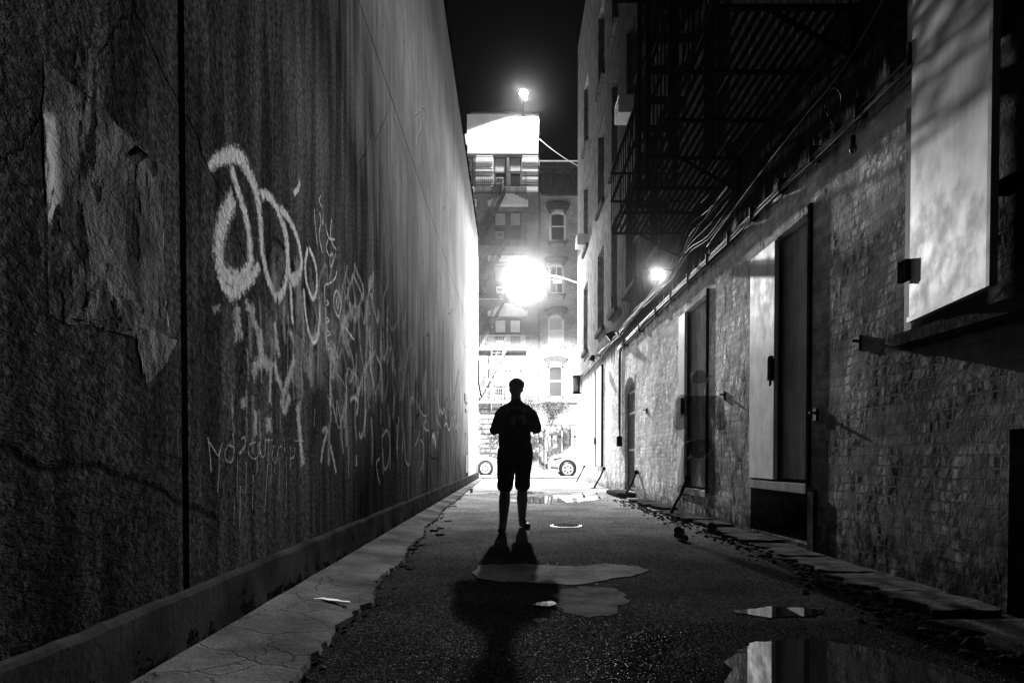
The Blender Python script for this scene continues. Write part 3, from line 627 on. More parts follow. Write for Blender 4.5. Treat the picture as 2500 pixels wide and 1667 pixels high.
# ---- fire escape on the right building
FX0, FY0, FY1 = 1.61, 5.5, 10.95
def sub_parent(name, par, loc):
    o = bpy.data.objects.new(name, None); COL.objects.link(o); setpar(o, par); return o
fe = sub_parent('fire_escape', rbld, None); fe['label'] = 'black iron fire escape with slatted platforms and railings'
for lev, z in enumerate((4.46, 8.1, 11.75)):
    mb = MB()
    n = 13
    for k in range(n):
        x = FX0 + .06 + (RX - .08 - FX0 - .06) * k / (n - 1)
        ya = FY0 if (k > 6 or lev == 0) else FY0; mb.bar((x, ya, z), (x, FY1, z), .042, .012)
    for k in range(7):
        yy = FY0 + (FY1 - FY0) * k / 6; mb.bar((FX0, yy, z - .025), (RX, yy, z - .025), .05, .03)
    mb.bar((FX0, FY0, z), (FX0, FY1, z), .012, .09); mb.bar((RX - .03, FY0, z), (RX - .03, FY1, z), .012, .08)
    mb.build('platform', IRON, fe)
    mb = MB()
    for h in (.92, .48): mb.bar((FX0, FY0 - .3, z + h), (FX0, FY1, z + h), .035, .03); mb.bar((FX0, FY1, z + h), (RX, FY1, z + h), .03, .03)
    for k in range(30):
        yy = FY0 + (FY1 - FY0) * k / 29; mb.bar((FX0, yy, z), (FX0, yy, z + .92), .014, .014)
    for k in range(8):
        x = FX0 + (RX - FX0) * k / 8; mb.bar((x, FY1, z), (x, FY1, z + .92), .014, .014)
    mb.build('railing', IRON, fe)
    for yy in (FY1, (FY0+FY1)/2, FY0):
        mb = MB(); mb.bar((FX0 + .45, yy, z - .04), (RX, yy, z - .42), .03, .03); mb.bar((RX - .02, yy, z - .04), (RX - .02, yy, z - .45), .04, .03)
        mb.build('bracket', IRON, fe)
for lev, z in enumerate((4.46, 8.1)):
    mb = MB(); a = Vector((0, 10.3, z)); b = Vector((0, 6.9, z + 3.64))
    for x in (1.78, 2.33): mb.bar((x, a.y, a.z), (x, b.y, b.z), .02, .13)
    for k in range(14):
        p = a.lerp(b, (k + .5) / 14); mb.box((1.79, p.y - .09, p.z - .01), (2.32, p.y + .09, p.z + .005))
    for x in (1.76, 2.35):
        mb.bar((x, a.y, a.z + .85), (x, b.y, b.z + .85), .025, .025)
        for k in range(6):
            p = a.lerp(b, k / 5); mb.bar((x, p.y, p.z), (x, p.y, p.z + .85), .018, .018)
    mb.build('stair', IRON, fe)
mb = MB()                                               # drop ladder hanging in its guide rails
for yy in (7.85, 8.35): mb.bar((FX0 - .05, yy, 3.9), (FX0 - .05, yy, 8.9), .05, .045)
for k in range(16): mb.bar((FX0 - .05, 7.85, 4.0 + k * .3), (FX0 - .05, 8.35, 4.0 + k * .3), .02, .02)
for (x, yy) in ((1.95, 8.4), (2.2, 9.2)): mb.bar((x, yy, 4.5), (x, yy, 9.0), .06, .06)
mb.build('ladder', IRON, fe)

# ---- cables, conduits
def sag(p, q, s, n=14): return [Vector(p).lerp(Vector(q), k / n) + Vector((0, 0, -s * 4 * (k / n) * (1 - k / n))) for k in range(n + 1)]
cb = thing('cable_bundle', 'thick bundle of black cables strung along the right brick wall', 'cables', (RX, 10, 3.5))
rc = random.Random(5)
mb = MB()
for k in range(7):
    pts = []; o1, o2 = rc.uniform(-.05, .05), rc.uniform(.02, .09)
    for y in [17.0, 15, 13.5, 12, 11, 10, 9, 8, 7, 6, 5, 4, 3, 2, 0]:
        z = 3.55 - .012 * (12 - y) * (y < 12) + .05 * mnoise.noise(Vector((y * .9, k * 3, 0))) + o1; pts.append((RX - o2 - .02 * mnoise.noise(Vector((y, k, 4))), y, z))
    mb.tube(catmull([Vector(p) for p in pts], 4), rc.choice([.008, .011, .014]), 6)
mb.build('cable', RUBBER, cb)
for y in (16, 14.2, 12.6, 11.4, 10.3, 9.3, 8.4, 7.6, 6.8, 6.1, 5.3, 4.6, 3.9): q_ = MB(); q_.box((RX - .1, y - .012, 3.47), (RX + .0, y + .012, 3.62)); q_.build('clamp', RUST, cb)
cb2 = thing('loose_wires', 'tangle of thin loose wires sagging above the main cable bundle', 'wires', (RX, 14, 4))
mb = MB()
for k in range(9):
    pts = []
    for y in [27.5, 24, 21, 18.5, 16.5, 15, 13.6, 12.4, 11.4, 10.4, 9.4, 8.4]:
        pts.append(Vector((RX - .03 - .05 * abs(mnoise.noise(Vector((y * 1.7, k * 5, 1)))), y, 3.9 + .02 * k + .16 * mnoise.noise(Vector((y * 1.1, k * 7.3, 0))) + (.25 if y < 11 else 0) * (k % 3))))
    mb.tube(catmull(pts, 4), .005 + .003 * (k % 2), 5)
mb.build('wire', RUBBER, cb2)
cd = thing('conduit', 'pair of pipes dropping beside the arched iron gate to a small box', 'conduit', (RX, 17, 2))
mb = MB()
for k, off in enumerate((0, .11)):
    y = 16.85 + off; mb.tube([(RX - .04, 8.2, 3.50 + off * .6), (RX - .04, 12, 3.50 + off * .6), (RX - .04, y - .25, 3.52 + off * .6), (RX - .04, y - .07, 3.46 + off * .6), (RX - .04, y, 3.3), (RX - .04, y, 1.35 + off * 2)], .022, 8)
mb.build('pipe', RUBBER, cd); mb = MB(); mb.box((RX - .1, 16.76, 1.15), (RX, 17.0, 1.4)); mb.build('junction_box', IRON, cd, .01)
cw = thing('sagging_cable', 'long single cable running up the near right wall toward the viewer', 'cable', (RX, 5, 4)); mb = MB()
mb.tube(catmull([Vector((RX - .05, 9.4, 3.75)), Vector((RX - .06, 7.5, 3.9)), Vector((RX - .07, 6.3, 3.95)), Vector((RX - .06, 5.5, 4.0)), Vector((RX - .1, 4.4, 4.25)), Vector((RX - .1, 3, 4.6))], 5), .009, 6)
mb.tube(catmull([RW(2040, 310, RX - .08), RW(2015, 260, RX - .1), RW(2035, 215, RX - .1), RW(2055, 240, RX - .1), RW(2040, 310, RX - .08)], 5), .006, 6)
mb.build('cable', RUBBER, cw)
t = thing('bare_bulb', 'unlit bulb hanging from a socket under the cables on the right wall', 'bulb', tuple(RW(2083, 360, RX - .1)))
c = RW(2083, 362, RX - .1); mb = MB(); mb.ball(c, (.03, .03, .042)); mb.build('bulb', GLASS, t); mb = MB(); mb.cyl(c + Vector((0, 0, .035)), c + Vector((0, 0, .09)), .018, n=12); mb.tube([c + Vector((0, 0, .09)), c + Vector((.03, 0, .2)), c + Vector((.08, 0, .26))], .006); mb.build('socket', IRON, t)
def flood(c, aim, label, sc=1.0, lit=False):
    c = Vector(c); t = thing('floodlight', label, 'floodlight', tuple(c), 'floodlights on the right wall'); d = (Vector(aim) - c).normalized(); rt = d.cross(Vector((0, 0, 1))).normalized(); up = rt.cross(d)
    mb = MB(); P = lambda a, b, f: c + rt * a * sc + up * b * sc + d * f * sc
    q = [(-.05, -.05, -.1), (.05, -.05, -.1), (.05, .05, -.1), (-.05, .05, -.1), (-.11, -.09, .08), (.11, -.09, .08), (.11, .09, .08), (-.11, .09, .08)]
    v = [mb.bm.verts.new(P(*a)) for a in q]
    for f in ((0,3,2,1),(4,5,6,7),(0,1,5,4),(1,2,6,5),(2,3,7,6),(3,0,4,7)): mb.bm.faces.new([v[i] for i in f])
    mb.bm.faces.ensure_lookup_table(); mb.build('housing', IRON, t, .006)
    mb = MB(); mb.bm.faces.new([mb.bm.verts.new(P(*a)) for a in ((-.09,-.07,.082),(.09,-.07,.082),(.09,.07,.082),(-.09,.07,.082))]); mb.build('lens', emit('flood_glow', .25) if lit else GLASS, t)
    mb = MB(); mb.tube([c, c + Vector((.1, .05, .1)) * sc, Vector((RX - .02, c.y + .1, c.z + .1))], .014); mb.cyl((RX - .05, c.y + .1, c.z + .1), (RX, c.y + .1, c.z + .1), .05); mb.build('bracket', IRON, t)
flood(FL_POS + Vector((.03, .12, .03)), FL_AIM, 'largest floodlight, lit, under the end of the fire escape platform', .95, True)
flood(RW(1491, 819, 2.50), RW(1491, 819, 2.5) + Vector((-1.5, .2, -1.2)), 'middle black floodlight, above the conduit bend by the gate', 1.1)
flood(RW(1446, 875, 2.45), RW(1446, 875, 2.45) + Vector((-.6, 0, -1.6)), 'small black floodlight nearest the street, above the narrow shutter', 1.0)
# wall lantern at the corner by the street
c = Vector((RX - .16, 26.6, 3.72)); t = thing('wall_lantern', 'black unlit cylinder lantern on the building corner near the street', 'lantern', tuple(c))
mb = MB(); mb.cyl(c - Vector((0, 0, .3)), c + Vector((0, 0, .28)), .13, n=20); mb.build('glass', plain('lantern_glass', .1, .2), t)
mb = MB(); mb.cyl(c + Vector((0, 0, .28)), c + Vector((0, 0, .34)), .16, n=20); mb.cyl(c - Vector((0, 0, .36)), c - Vector((0, 0, .3)), .16, n=20)
for k in range(4): an = k * math.pi / 2 + .4; mb.bar(c + Vector((.14 * math.cos(an), .14 * math.sin(an), -.32)), c + Vector((.14 * math.cos(an), .14 * math.sin(an), .3)), .025, .025)
mb.bar(c + Vector((0, 0, .2)), (RX, c.y, c.z + .2), .03, .03); mb.bar(c + Vector((0, 0, -.2)), (RX, c.y, c.z - .2), .03, .03); mb.build('cage', IRON, t)
# wheel guards leaning on the foot of the wall
gl = ['wheel guard nearest the street, leaning bar at the foot of the right wall', 'leaning steel wheel guard between the narrow shutter and the arched gate', 'leaning steel wheel guard just this side of the gate step', 'leaning steel wheel guard behind the walking man']
for (px, py, qx, qy), lab in zip(((1429,1150,1417,1181), (1478,1150,1461,1203), (1559,1158,1541,1223), (1686,1174,1674,1256)), gl):
    y = RX * F / (px - 1246); z = .55; t = thing('wheel_guard', lab, 'wheel guard', (RX - .3, y, 0), 'wheel guards along the right wall')
    mb = MB(); mb.tube([(RX, y, z), (RX - .06, y, z - .02), (RX - .15, y - .04, z * .6), (RX - .27, y - .1, z * .25), (RX - .34, y - .14, .0)], [.03, .028, .026, .026, .03], 8); mb.build('bar', RUST, t)
    mb = MB(); mb.ball((RX - .04, y, z + .01), .05, 12, 8); mb.box((RX - .42, y - .2, 0), (RX - .28, y - .08, .015)); mb.build('foot_plate', IRON, t)
# worn stone slabs at the foot of the right wall
rs = random.Random(11); yy = 13.6; k = 0; wd = .30
ordn = ['first', 'second', 'third', 'fourth', 'fifth', 'sixth', 'seventh', 'eighth', 'ninth', 'tenth', 'eleventh', 'twelfth', 'thirteenth', 'fourteenth']
while yy > 3.2 and k < 14:
    ln = rs.uniform(.55, 1.0); w = .34 + .03 * rs.uniform(-1, 3) + (.08 if yy < 9 else 0); xo = RX + .02; hgt = rs.uniform(.032, .075)
    p = [(xo, yy), (xo - w, yy - rs.uniform(0, .08)), (xo - w - rs.uniform(-.06, .08), yy - ln * .5), (xo - w + rs.uniform(-.02, .08), yy - ln + .02), (xo, yy - ln)]
    if yy < 5.0: p = [(q[0] - .1, q[1]) for q in p]
    o = blob(p, -.02, hgt, 'stone_slab', SLABM, .038, 9, k); tag(o, 'worn pale stone slab at the foot of the right wall, %s from the gate' % ordn[k], 'stone slab', 'stone slabs along the right wall')
    bv = o.modifiers.new('b', 'BEVEL'); bv.width = .012; bv.segments = 2; o.rotation_euler = (0, 0, 0)
    yy -= ln + rs.uniform(.01, .05); k += 1
m = MB(); rq = random.Random(21)
for k in range(1300):
    if k < 950:
        y = 2.6 + 11.5 * rq.random() ** 1.3; x = RX - .40 - abs(rq.gauss(0, .14)) - (.1 if y < 5 else 0)
    else:
        y = 2.2 + 14 * rq.random() ** 1.3; x = edgex(y) + abs(rq.gauss(.01, .05))
    s_ = (rq.choice([.004, .006, .009, .014, .022]) if k < 950 else rq.choice([.003, .005, .007, .011])) * rq.uniform(.7, 1.3)
    vs = bmesh.ops.create_icosphere(m.bm, subdivisions=1, radius=s_, matrix=Matrix.Translation((x, y, s_ * .35)) @ Matrix.Rotation(rq.uniform(0, 6), 4, 'Z') @ Matrix.Diagonal((rq.uniform(.7, 1.6), rq.uniform(.7, 1.4), rq.uniform(.4, .8), 1)))['verts']
    for v in vs: v.co += Vector((rq.uniform(-1, 1), rq.uniform(-1, 1), rq.uniform(-1, 1))) * s_ * .22
tag(m.build('gravel', SLABM), 'crumbled stone and grit along both edges of the asphalt', None, kind='stuff')
# loose asphalt chunks by the gutter edge
rs = random.Random(4)
for k, (px, py) in enumerate(((985,1382),(1000,1386),(1062,1296),(1072,1290),(1075,1306),(1018,1323),(1092,1272),(1028,1330),(893,1418),(880,1462),(1110,1236),(1006,1340))):
    c = GP(px, py); pts = [(c.x + rs.uniform(.015, .07) * math.cos(t), c.y + rs.uniform(.02, .09) * math.sin(t)) for t in [i * math.pi / 3 for i in range(6)]]
    o = blob(pts, 0, rs.uniform(.008, .022), 'asphalt_chunk', ASPHALT, .01, 3, k); tag(o, 'loose dark chunk of broken asphalt along the gutter edge', 'asphalt chunk', 'loose asphalt chunks along the gutter')
c = GP(808, 1464, .05); t = blob([(c.x - .13, c.y + .03), (c.x - .05, c.y + .05), (c.x + .1, c.y - .04), (c.x + .12, c.y - .07), (c.x + .0, c.y - .02)], .048, .005, 'flattened_wrapper', WHITE, .008, 5, 2)
tag(t, 'flattened pale paper wrapper lying on the gutter strip', 'litter')
c = GP(1151, 1203, .05); t = thing('paper_cup', 'small discarded paper cup standing on the gutter strip', 'cup', (c.x, c.y, .045)); mb = MB(); mb.tube([(c.x, c.y, .045), (c.x, c.y, .14)], [.028, .038], 14); mb.build('cup', TRIMG, t); mb = MB(); mb.cyl((c.x, c.y, .14), (c.x, c.y, .15), .042, n=14); mb.build('lid', IRON, t)

# ================================================================== FAR BUILDINGS
YA, YB = 45.0, 45.25
def fa(px, Y=YA): return FP(px, 700, Y).x
def fz(py, Y=YA): return FP(1246, py, Y).z
def ff(Y0):
    return lambda a, z, d: Vector((a, Y0 + d, z))
A = thing('apartment_building', 'tall old apartment block across the street with white lit parapet and fire escape', 'building', (0, YA, 0))
ax1 = fa(1315.7); zt = fz(273.7); zb0 = fz(328.6); zb1 = fz(376.8)
floors = [(382, 457, 489, 505), (516, 588, 489, 505), (647, 718, 625, 639), (778, 850, 759, 772), (903.6, 979, 888, 902)]
cols = [(1206, 1236.7), (1243.4, 1273)]; colL = [(1090, 1116), (1122, 1156)]
wr = []
for fi, f in enumerate(floors):
    for c in cols + colL: wr.append((fa(c[0]), fa(c[1]), fz(f[1]), fz(f[0]), .25, fi))
mb = MB(); skin(mb, -14, ax1, fz(1000), fz(469), [w[:5] for w in wr if w[5] > 0], ff(YA)); mb.build('brick_wall', BRICKA, A)
mb = MB(); skin(mb, -14, ax1, fz(469), zb1, [w[:5] for w in wr if w[5] == 0], ff(YA - .02)); mb.build('top_storey_wall', BRICKB, A)
mb = MB(); mb.box((-14, YA - .10, zb1), (fa(1314), YA + .4, zb0)); mb.build('parapet', LIGHTW, A, .02)
mb = MB(); mb.box((fa(1140), YA + .3, zb0), (ax1, YA + 8, zt)); mb.build('roof_house', LIGHTW, A); mb = MB(); mb.box((fa(1148), YA + .2, zt), (ax1 + .05, YA + 8, zt + .1)); mb.build('roof_edge', FRAMED, A)
mb = MB(); mb.box((-14, YA + .5, 0), (ax1 - .01, YA + 8, zb0 - .1)); mb.build('core', BLACK, A)
for w in wr:
    a, b, z0_, z1_, d, fi = w; x = YA + .12
    mb = MB(); fr_ = .09
    for q in ((a, a + fr_, z0_, z1_), (b - fr_, b, z0_, z1_), (a, b, z1_ - fr_, z1_), (a, b, z0_, z0_ + fr_), (a, b, (z0_+z1_)/2 - .05, (z0_+z1_)/2 + .05)): mb.box((q[0] + .002, x, q[2] + .002), (q[1] - .002, x + .06, q[3] - .002))
    wo = mb.build('window', FRAMED, A)
    mb = MB(); mb.quad((a + .05, x + .04, z0_ + .05), (b - .05, x + .04, z0_ + .05), (b - .05, x + .04, z1_ - .05), (a + .05, x + .04, z1_ - .05)); mb.build('pane', GLASS, wo)
    h = rnd.choice([.45, .5, .92]); mb = MB(); mb.box((a + .09, x + .015, z1_ - (z1_ - z0_) * h), (b - .09, x + .03, z1_ - .09)); mb.build('blind', SHADE if fi < 3 else SHADEP, wo)
# jutting mullion pier between the window pairs
for f in floors:
    mb = MB(); mb.box((fa(1237.2), YA - .03, fz(f[1])), (fa(1242.9), YA + .1, fz(f[0]))); mb.build('mullion', FRAMED, A)
    mb = MB(); mb.box((fa(1202), YA - .16, fz(f[1] + 2.6)), (fa(1276), YA + .02, fz(f[1] + .2))); mb.build('sill', WHITE, A, .01)
# lintels with a stepped crest
for i, f in enumerate(floors[1:]):
    zl, zh = fz(f[3]), fz(f[2]); c = (fa(1191) + fa(1289)) / 2; hw = (fa(1289) - fa(1191)) / 2
    mb = MB(); mb.box((c - hw, YA - .12, zl), (c + hw, YA + .02, zh))
    if i in (0, 2):
        for k, (w_, h_) in enumerate(((.82, .10), (.66, .09), (.5, .09), (.35, .10), (.2, .1))):
            zq = zh + sum([.10, .09, .09, .10, .1][:k]); mb.box((c - hw * w_, YA - .12 - .004 * k, zq - .002 * k), (c + hw * w_, YA + .02, zq + h_))
    mb.build('lintel', WHITE, A)
    mb = MB(); c2 = fa(1120); mb.box((c2 - 1.2, YA - .12, zl), (fa(1164), YA + .02, zh)); mb.build('lintel', WHITE, A)
# belt courses
mb = MB()
for q in ((fa(1165), fa(1231), 720, 731), (fa(1283), fa(1312.5), 720, 731)): mb.box((q[0], YA - .1, fz(q[3])), (q[1], YA + .02, fz(q[2])))
mb.build('belt_course', WHITE, A)
mb = MB(); mb.box((-14, YA - .35, fz(986)), (ax1, YA + .02, fz(981))); mb.build('ledge', WHITE, A)
mb = MB(); mb.box((-14, YA - .25, fz(470)), (fa(1313), YA + .0, fz(459))); mb.build('top_ledge', WHITE, A, .03)
# rusticated piers with toothed bright bands on the top storey
for (x0, x1) in ((1161.7, 1204), (1275, 1313)):
    mb = MB()
    for (ya_, yb_) in ((393, 399), (417, 422), (436, 442)):
        mb.box((fa(x0), YA - .26, fz(yb_)), (fa(x1), YA, fz(ya_)))
        n = 11
        for k in range(n):
            xx = fa(x0) + (fa(x1) - fa(x0)) * (k + .2) / n; mb.box((xx, YA - .24, fz(yb_ + 2.2)), (xx + (fa(x1) - fa(x0)) / n * .55, YA - .02, fz(yb_)))
    for k in range(14):
        z = fz(457) + (fz(378) - fz(457)) * k / 14; mb.box((fa(x0) + .02, YA - .06, z + .02), (fa(x1) - .02, YA, z + .09))
    mb.build('pier', WHITE, A)
# ground floor shop front
mb = MB(); mb.box((-14, YA - .22, fz(1006)), (ax1, YA + .3, fz(986))); mb.build('sign_band', FRAMED, A)
mb = MB()
xs = [-14, -11, -8, -5, -2.2, fa(1215), fa(1262), fa(1290), ax1]
for i in range(len(xs) - 1): mb.box((xs[i], YA - .1, .14), (xs[i] + .22, YA + .3, fz(1006)))
mb.box((-14, YA - .1, .14), (ax1, YA + .25, .75)); mb.box((ax1 - .25, YA - .12, .14), (ax1, YA + .3, fz(1006))); mb.build('shop_front', TRIMG, A)
mb = MB(); mb.quad((-14, YA + .15, .7), (ax1, YA + .15, .7), (ax1, YA + .15, fz(1006)), (-14, YA + .15, fz(1006))); mb.build('shop_window', SHADEP, A)
mb = MB()
for i in range(1, len(xs) - 1):
    for k in range(9): mb.box((xs[i] + .25, YA - .02, .9 + k * .32), (xs[i+1] - .05, YA + .1, .93 + k * .32))
mb.build('roller_shutter', TRIMG, A)
for fi, (x0, x1, y0_, y1_) in enumerate(((1211, 1229, 440, 455), (1210.5, 1229.5, 571, 586), (1212, 1231, 704, 718), (1211, 1229.5, 835, 850), (1209, 1227, 965, 979))):
    t = thing('air_conditioner', 'pale air conditioner in the %s window row from the top of the tall block' % ordn[fi], 'air conditioner', (fa(x0), YA, fz(y1_)), 'air conditioners in the far windows')
    mb = MB(); mb.box((fa(x0), YA - .45, fz(y1_) + .01), (fa(x1), YA + .1, fz(y0_))); mb.build('casing', WHITE, t, .01)
    mb = MB(); mb.box((fa(x0) + .06, YA - .47, fz(y1_) + .08), (fa(x1) - .06, YA - .451, fz(y0_) - .07)); mb.build('grille', FRAMED, t)
# front fire escape: platforms, rails, stairs
fe2 = sub_parent('fire_escape', A, None); fe2['label'] = 'pale front fire escape zigzagging between the windows'
for (yp) in (462, 591, 722, 856, 984):
    z = fz(yp, 44.2); xa, xb = fa(1160, 44.2), fa(1284, 44.2)
    mb = MB()
    for k in range(8): mb.bar((xa, 43.75 + k * .16, z), (xb, 43.75 + k * .16, z), .06, .025)
    for k in range(7): xx = xa + (xb - xa) * k / 6; mb.bar((xx, 43.7, z - .04), (xx, YA, z - .04), .04, .05)
    mb.build('platform', IRON2, fe2)
    mb = MB()
    for h in (.9, .1): mb.bar((xa, 43.75, z + h), (xb, 43.75, z + h), .035, .035); mb.bar((xb, 43.75, z + h), (xb, YA, z + h), .035, .035)
    for k in range(27): xx = xa + (xb - xa) * k / 26; mb.bar((xx, 43.75, z), (xx, 43.75, z + .9), .016, .016)
    for k in range(7): mb.bar((xb, 43.75 + k * .2, z), (xb, 43.75 + k * .2, z + .9), .016, .016)
    mb.build('railing', IRON2, fe2)
for (xa, ya_, xb, yb_) in ((1234, 460, 1172, 588), (1234, 590, 1172, 718), (1234, 722, 1172, 852), (1234, 856, 1170, 970)):
    p, q = FP(xa, ya_, 44.0), FP(xb, yb_, 44.0); mb = MB()
    for dy in (0, .55):
        mb.bar(p + Vector((0, dy, 0)), q + Vector((0, dy, 0)), .04, .14); mb.bar(p + Vector((0, dy, .85)), q + Vector((0, dy, .85)), .03, .03)
        for k in range(5): r = p.lerp(q, k / 4) + Vector((0, dy, 0)); mb.bar(r, r + Vector((0, 0, .85)), .02, .02)
    for k in range(13): r = p.lerp(q, (k + .5) / 13); mb.bar(r, r + Vector((0, .55, 0)), .18, .02)
    mb.build('stair', IRON2, fe2)
mb = MB()
for px in (1200, 1228): p, q = FP(px, 835, 43.7), FP(px, 1000, 43.7); mb.bar(p, q, .05, .05)
for k in range(16): z = fz(990, 43.7) + k * .28; mb.bar((fa(1200, 43.7), 43.7, z), (fa(1228, 43.7), 43.7, z), .02, .02)
mb.build('ladder', IRON2, fe2)
# roof lamp on its bracket
t = thing('roof_floodlight', 'glaring lit floodlight on a bracket above the roof of the tall block', 'floodlight', tuple(ROOF))
GLOW = emit('lamp_glow', 22); GLOW2 = emit('street_lamp_glow', 60)
mb = MB(); mb.ball(ROOF + Vector((0, -.08, -.0)), (.27, .1, .25)); mb.build('lens', GLOW, t)
mb = MB(); mb.tube([ROOF + Vector((0, .05, .15)), ROOF + Vector((0, .6, .2)), (ROOF.x, YA + .35, zt - .2)], .03); mb.box(ROOF + Vector((-.3, .03, -.1)), ROOF + Vector((.3, .2, .3))); mb.build('bracket', IRON, t)

B = thing('row_house', 'narrow brick house beside the tall block with hooded windows and a heavy dark cornice', 'building', (4, YB, 0))
fb = lambda px: fa(px, YB); hz = lambda py: fz(py, YB)
bx0 = ax1 + .04; bx1 = 12.0
bw = [(1341, 1381, 515, 589.5, 496, 'dark'), (1339, 1377.5, 644, 717, 628, 'lit'), (1338, 1377, 768.5, 843, 753, 'blind'), (1337, 1376, 888, 971, 873, 'dark')]
shift = fb(1441) - fb(1341) + 1.2
mb = MB(); rects = []
for (x0, x1, y0_, y1_, hh, kd) in bw:
    for s_ in (0, shift, 2 * shift): rects.append((fb(x0) + s_, fb(x1) + s_, hz(y1_), hz(y0_), .2))
skin(mb, bx0, bx1, .14, hz(470), rects, ff(YB)); mb.build('brick_wall', BRICKB, B)
mb = MB(); mb.box((bx0, YB + .4, .1), (bx1, YB + 9, hz(420))); mb.build('core', BLACK, B)
for s_ in (0, shift):
    for (x0, x1, y0_, y1_, hh, kd) in bw:
        a, b, z0_, z1_ = fb(x0) + s_, fb(x1) + s_, hz(y1_), hz(y0_); mid = (a + b) / 2; hw = (b - a) / 2
        mb = MB(); w_ = .13
        mb.box((a, YB - .03, z0_), (a + w_, YB + .12, z1_ - .12)); mb.box((b - w_, YB - .03, z0_), (b, YB + .12, z1_ - .12)); mb.box((a, YB - .03, z0_), (b, YB + .12, z0_ + .09))
        n = 10; top = [(a + (b - a) * k / n, YB - .03, z1_ - .14 + .14 * math.sin(math.pi * k / n)) for k in range(n + 1)]; bot = [(a + (b - a) * k / n, YB - .03, z1_ - .3 + .12 * math.sin(math.pi * k / n)) for k in range(n + 1)]
        mb.prism(top + bot[::-1], (0, .15, 0)); wo = mb.build('window', FRAME, B)
        mb = MB(); mb.quad((a + .1, YB + .1, z0_), (b - .1, YB + .1, z0_), (b - .1, YB + .1, z1_ - .05), (a + .1, YB + .1, z1_ - .05)); mb.build('pane', GLASS, wo)
        mb = MB(); mb.box((a + .1, YB + .04, (z0_+z1_)/2 - .04), (b - .1, YB + .08, (z0_+z1_)/2 + .04)); 
        if kd == 'lit': mb.box((mid - .02, YB + .05, z0_), (mid + .02, YB + .08, z1_ - .1))
        mb.build('glazing_bar', FRAME, wo)
        if kd == 'blind':
            mb = MB(); mb.box((a + .13, YB + .07, z0_ + .08), (b - .13, YB + .09, (z0_ + z1_) / 2)); mb.build('blind', SHADEP, wo)
            mb = MB(); mb.box((a + .13, YB + .07, (z0_ + z1_) / 2), (b - .13, YB + .09, z1_ - .1)); mb.build('shade', SHADE, wo)
        if kd == 'lit':
            mb = MB(); mb.box((a + .3, YB + .085, z0_ + .35 * (z1_ - z0_)), (b - .15, YB + .095, z0_ + .55 * (z1_ - z0_))); mb.build('lit_room', emit('room_light', 1.0), wo)
        # curved hood with scroll ends
        zh = hz(hh); mb = MB()
        for lay, (o0, o1, pr) in enumerate(((.0, .16, .10), (.14, .28, .18), (.27, .38, .26))):
            ww = hw + .12 + .07 * lay
            lo = [(mid - ww + 2 * ww * k / n, YB - pr, z1_ - .02 + o0 + .16 * math.sin(math.pi * k / n)) for k in range(n + 1)]; up_ = [(mid - ww + 2 * ww * k / n, YB - pr, z1_ - .02 + o1 + .16 * math.sin(math.pi * k / n)) for k in range(n + 1)]
            mb.prism(lo + up_[::-1], (0, pr + .01, 0))
        mb.build('hood', IRON2 if kd != 'dark' else DARKTRIM, wo)
        mb = MB(); mb.box((a - .12, YB - .16, z0_ - .14), (b + .12, YB + .02, z0_ - .01))
        for e in (a - .02, b - .1): mb.box((e, YB - .12, z0_ - .3), (e + .12, YB + .02, z0_ - .141))
        mb.build('sill', IRON2, wo)
mb = MB(); zc0, zc1 = hz(478), hz(408)
mb.box((bx0 + .1, YB - .12, zc0), (bx1, YB + .1, zc0 + .15)); mb.box((bx0 + .05, YB - .06, zc0 + .15), (bx1, YB + .1, zc1 - .5)); mb.box((bx0 - .02, YB - .85, zc1 - .28), (bx1, YB + .2, zc1 - .02)); mb.box((bx0, YB - .6, zc1 - .5), (bx1, YB + .2, zc1 - .28))
for k in range(12):
    xx = bx0 + .25 + k * .62; mb.box((xx, YB - .5, zc1 - .95), (xx + .18, YB, zc1 - .501)); mb.box((xx, YB - .28, zc0 + .3), (xx + .18, YB, zc1 - .951))
mb.build('cornice', DARKTRIM, B)
mb = MB(); mb.box((bx0 - .04, YB - .9, zc1 - .02), (bx1, YB + .3, zc1 + .05)); mb.build('roof_edge', WHITE, B)
mb = MB(); mb.box((bx0, YB - .3, hz(983)), (bx1, YB, hz(976))); mb.build('ledge', WHITE, B)
for k in range(3):
    x0 = fb(1326) + k * 1.75; mb = MB(); mb.box((x0, YB - .05, .14), (x0 + 1.3, YB + .01, 3.1)); dr = mb.build('shop_door' if k == 1 else 'shop_window', FRAMED, B)
    mb = MB(); mb.box((x0 + .12, YB - .07, .5 if k != 1 else .4), (x0 + 1.18, YB - .051, 2.2)); mb.box((x0 + .12, YB - .07, 2.35), (x0 + 1.18, YB - .051, 2.95)); mb.build('pane', SHADEP, dr)
# wire from the block to the row house
t = thing('overhead_wire', 'thin wire slanting from the side of the tall block toward the row house roof', 'wire', tuple(FP(1317, 339, YA - 1))); mb = MB(); mb.tube(sag(FP(1316, 339, YA - .5), FP(1430, 415, YA - 2), .15), .02, 5); mb.build('wire', WHITE, t)

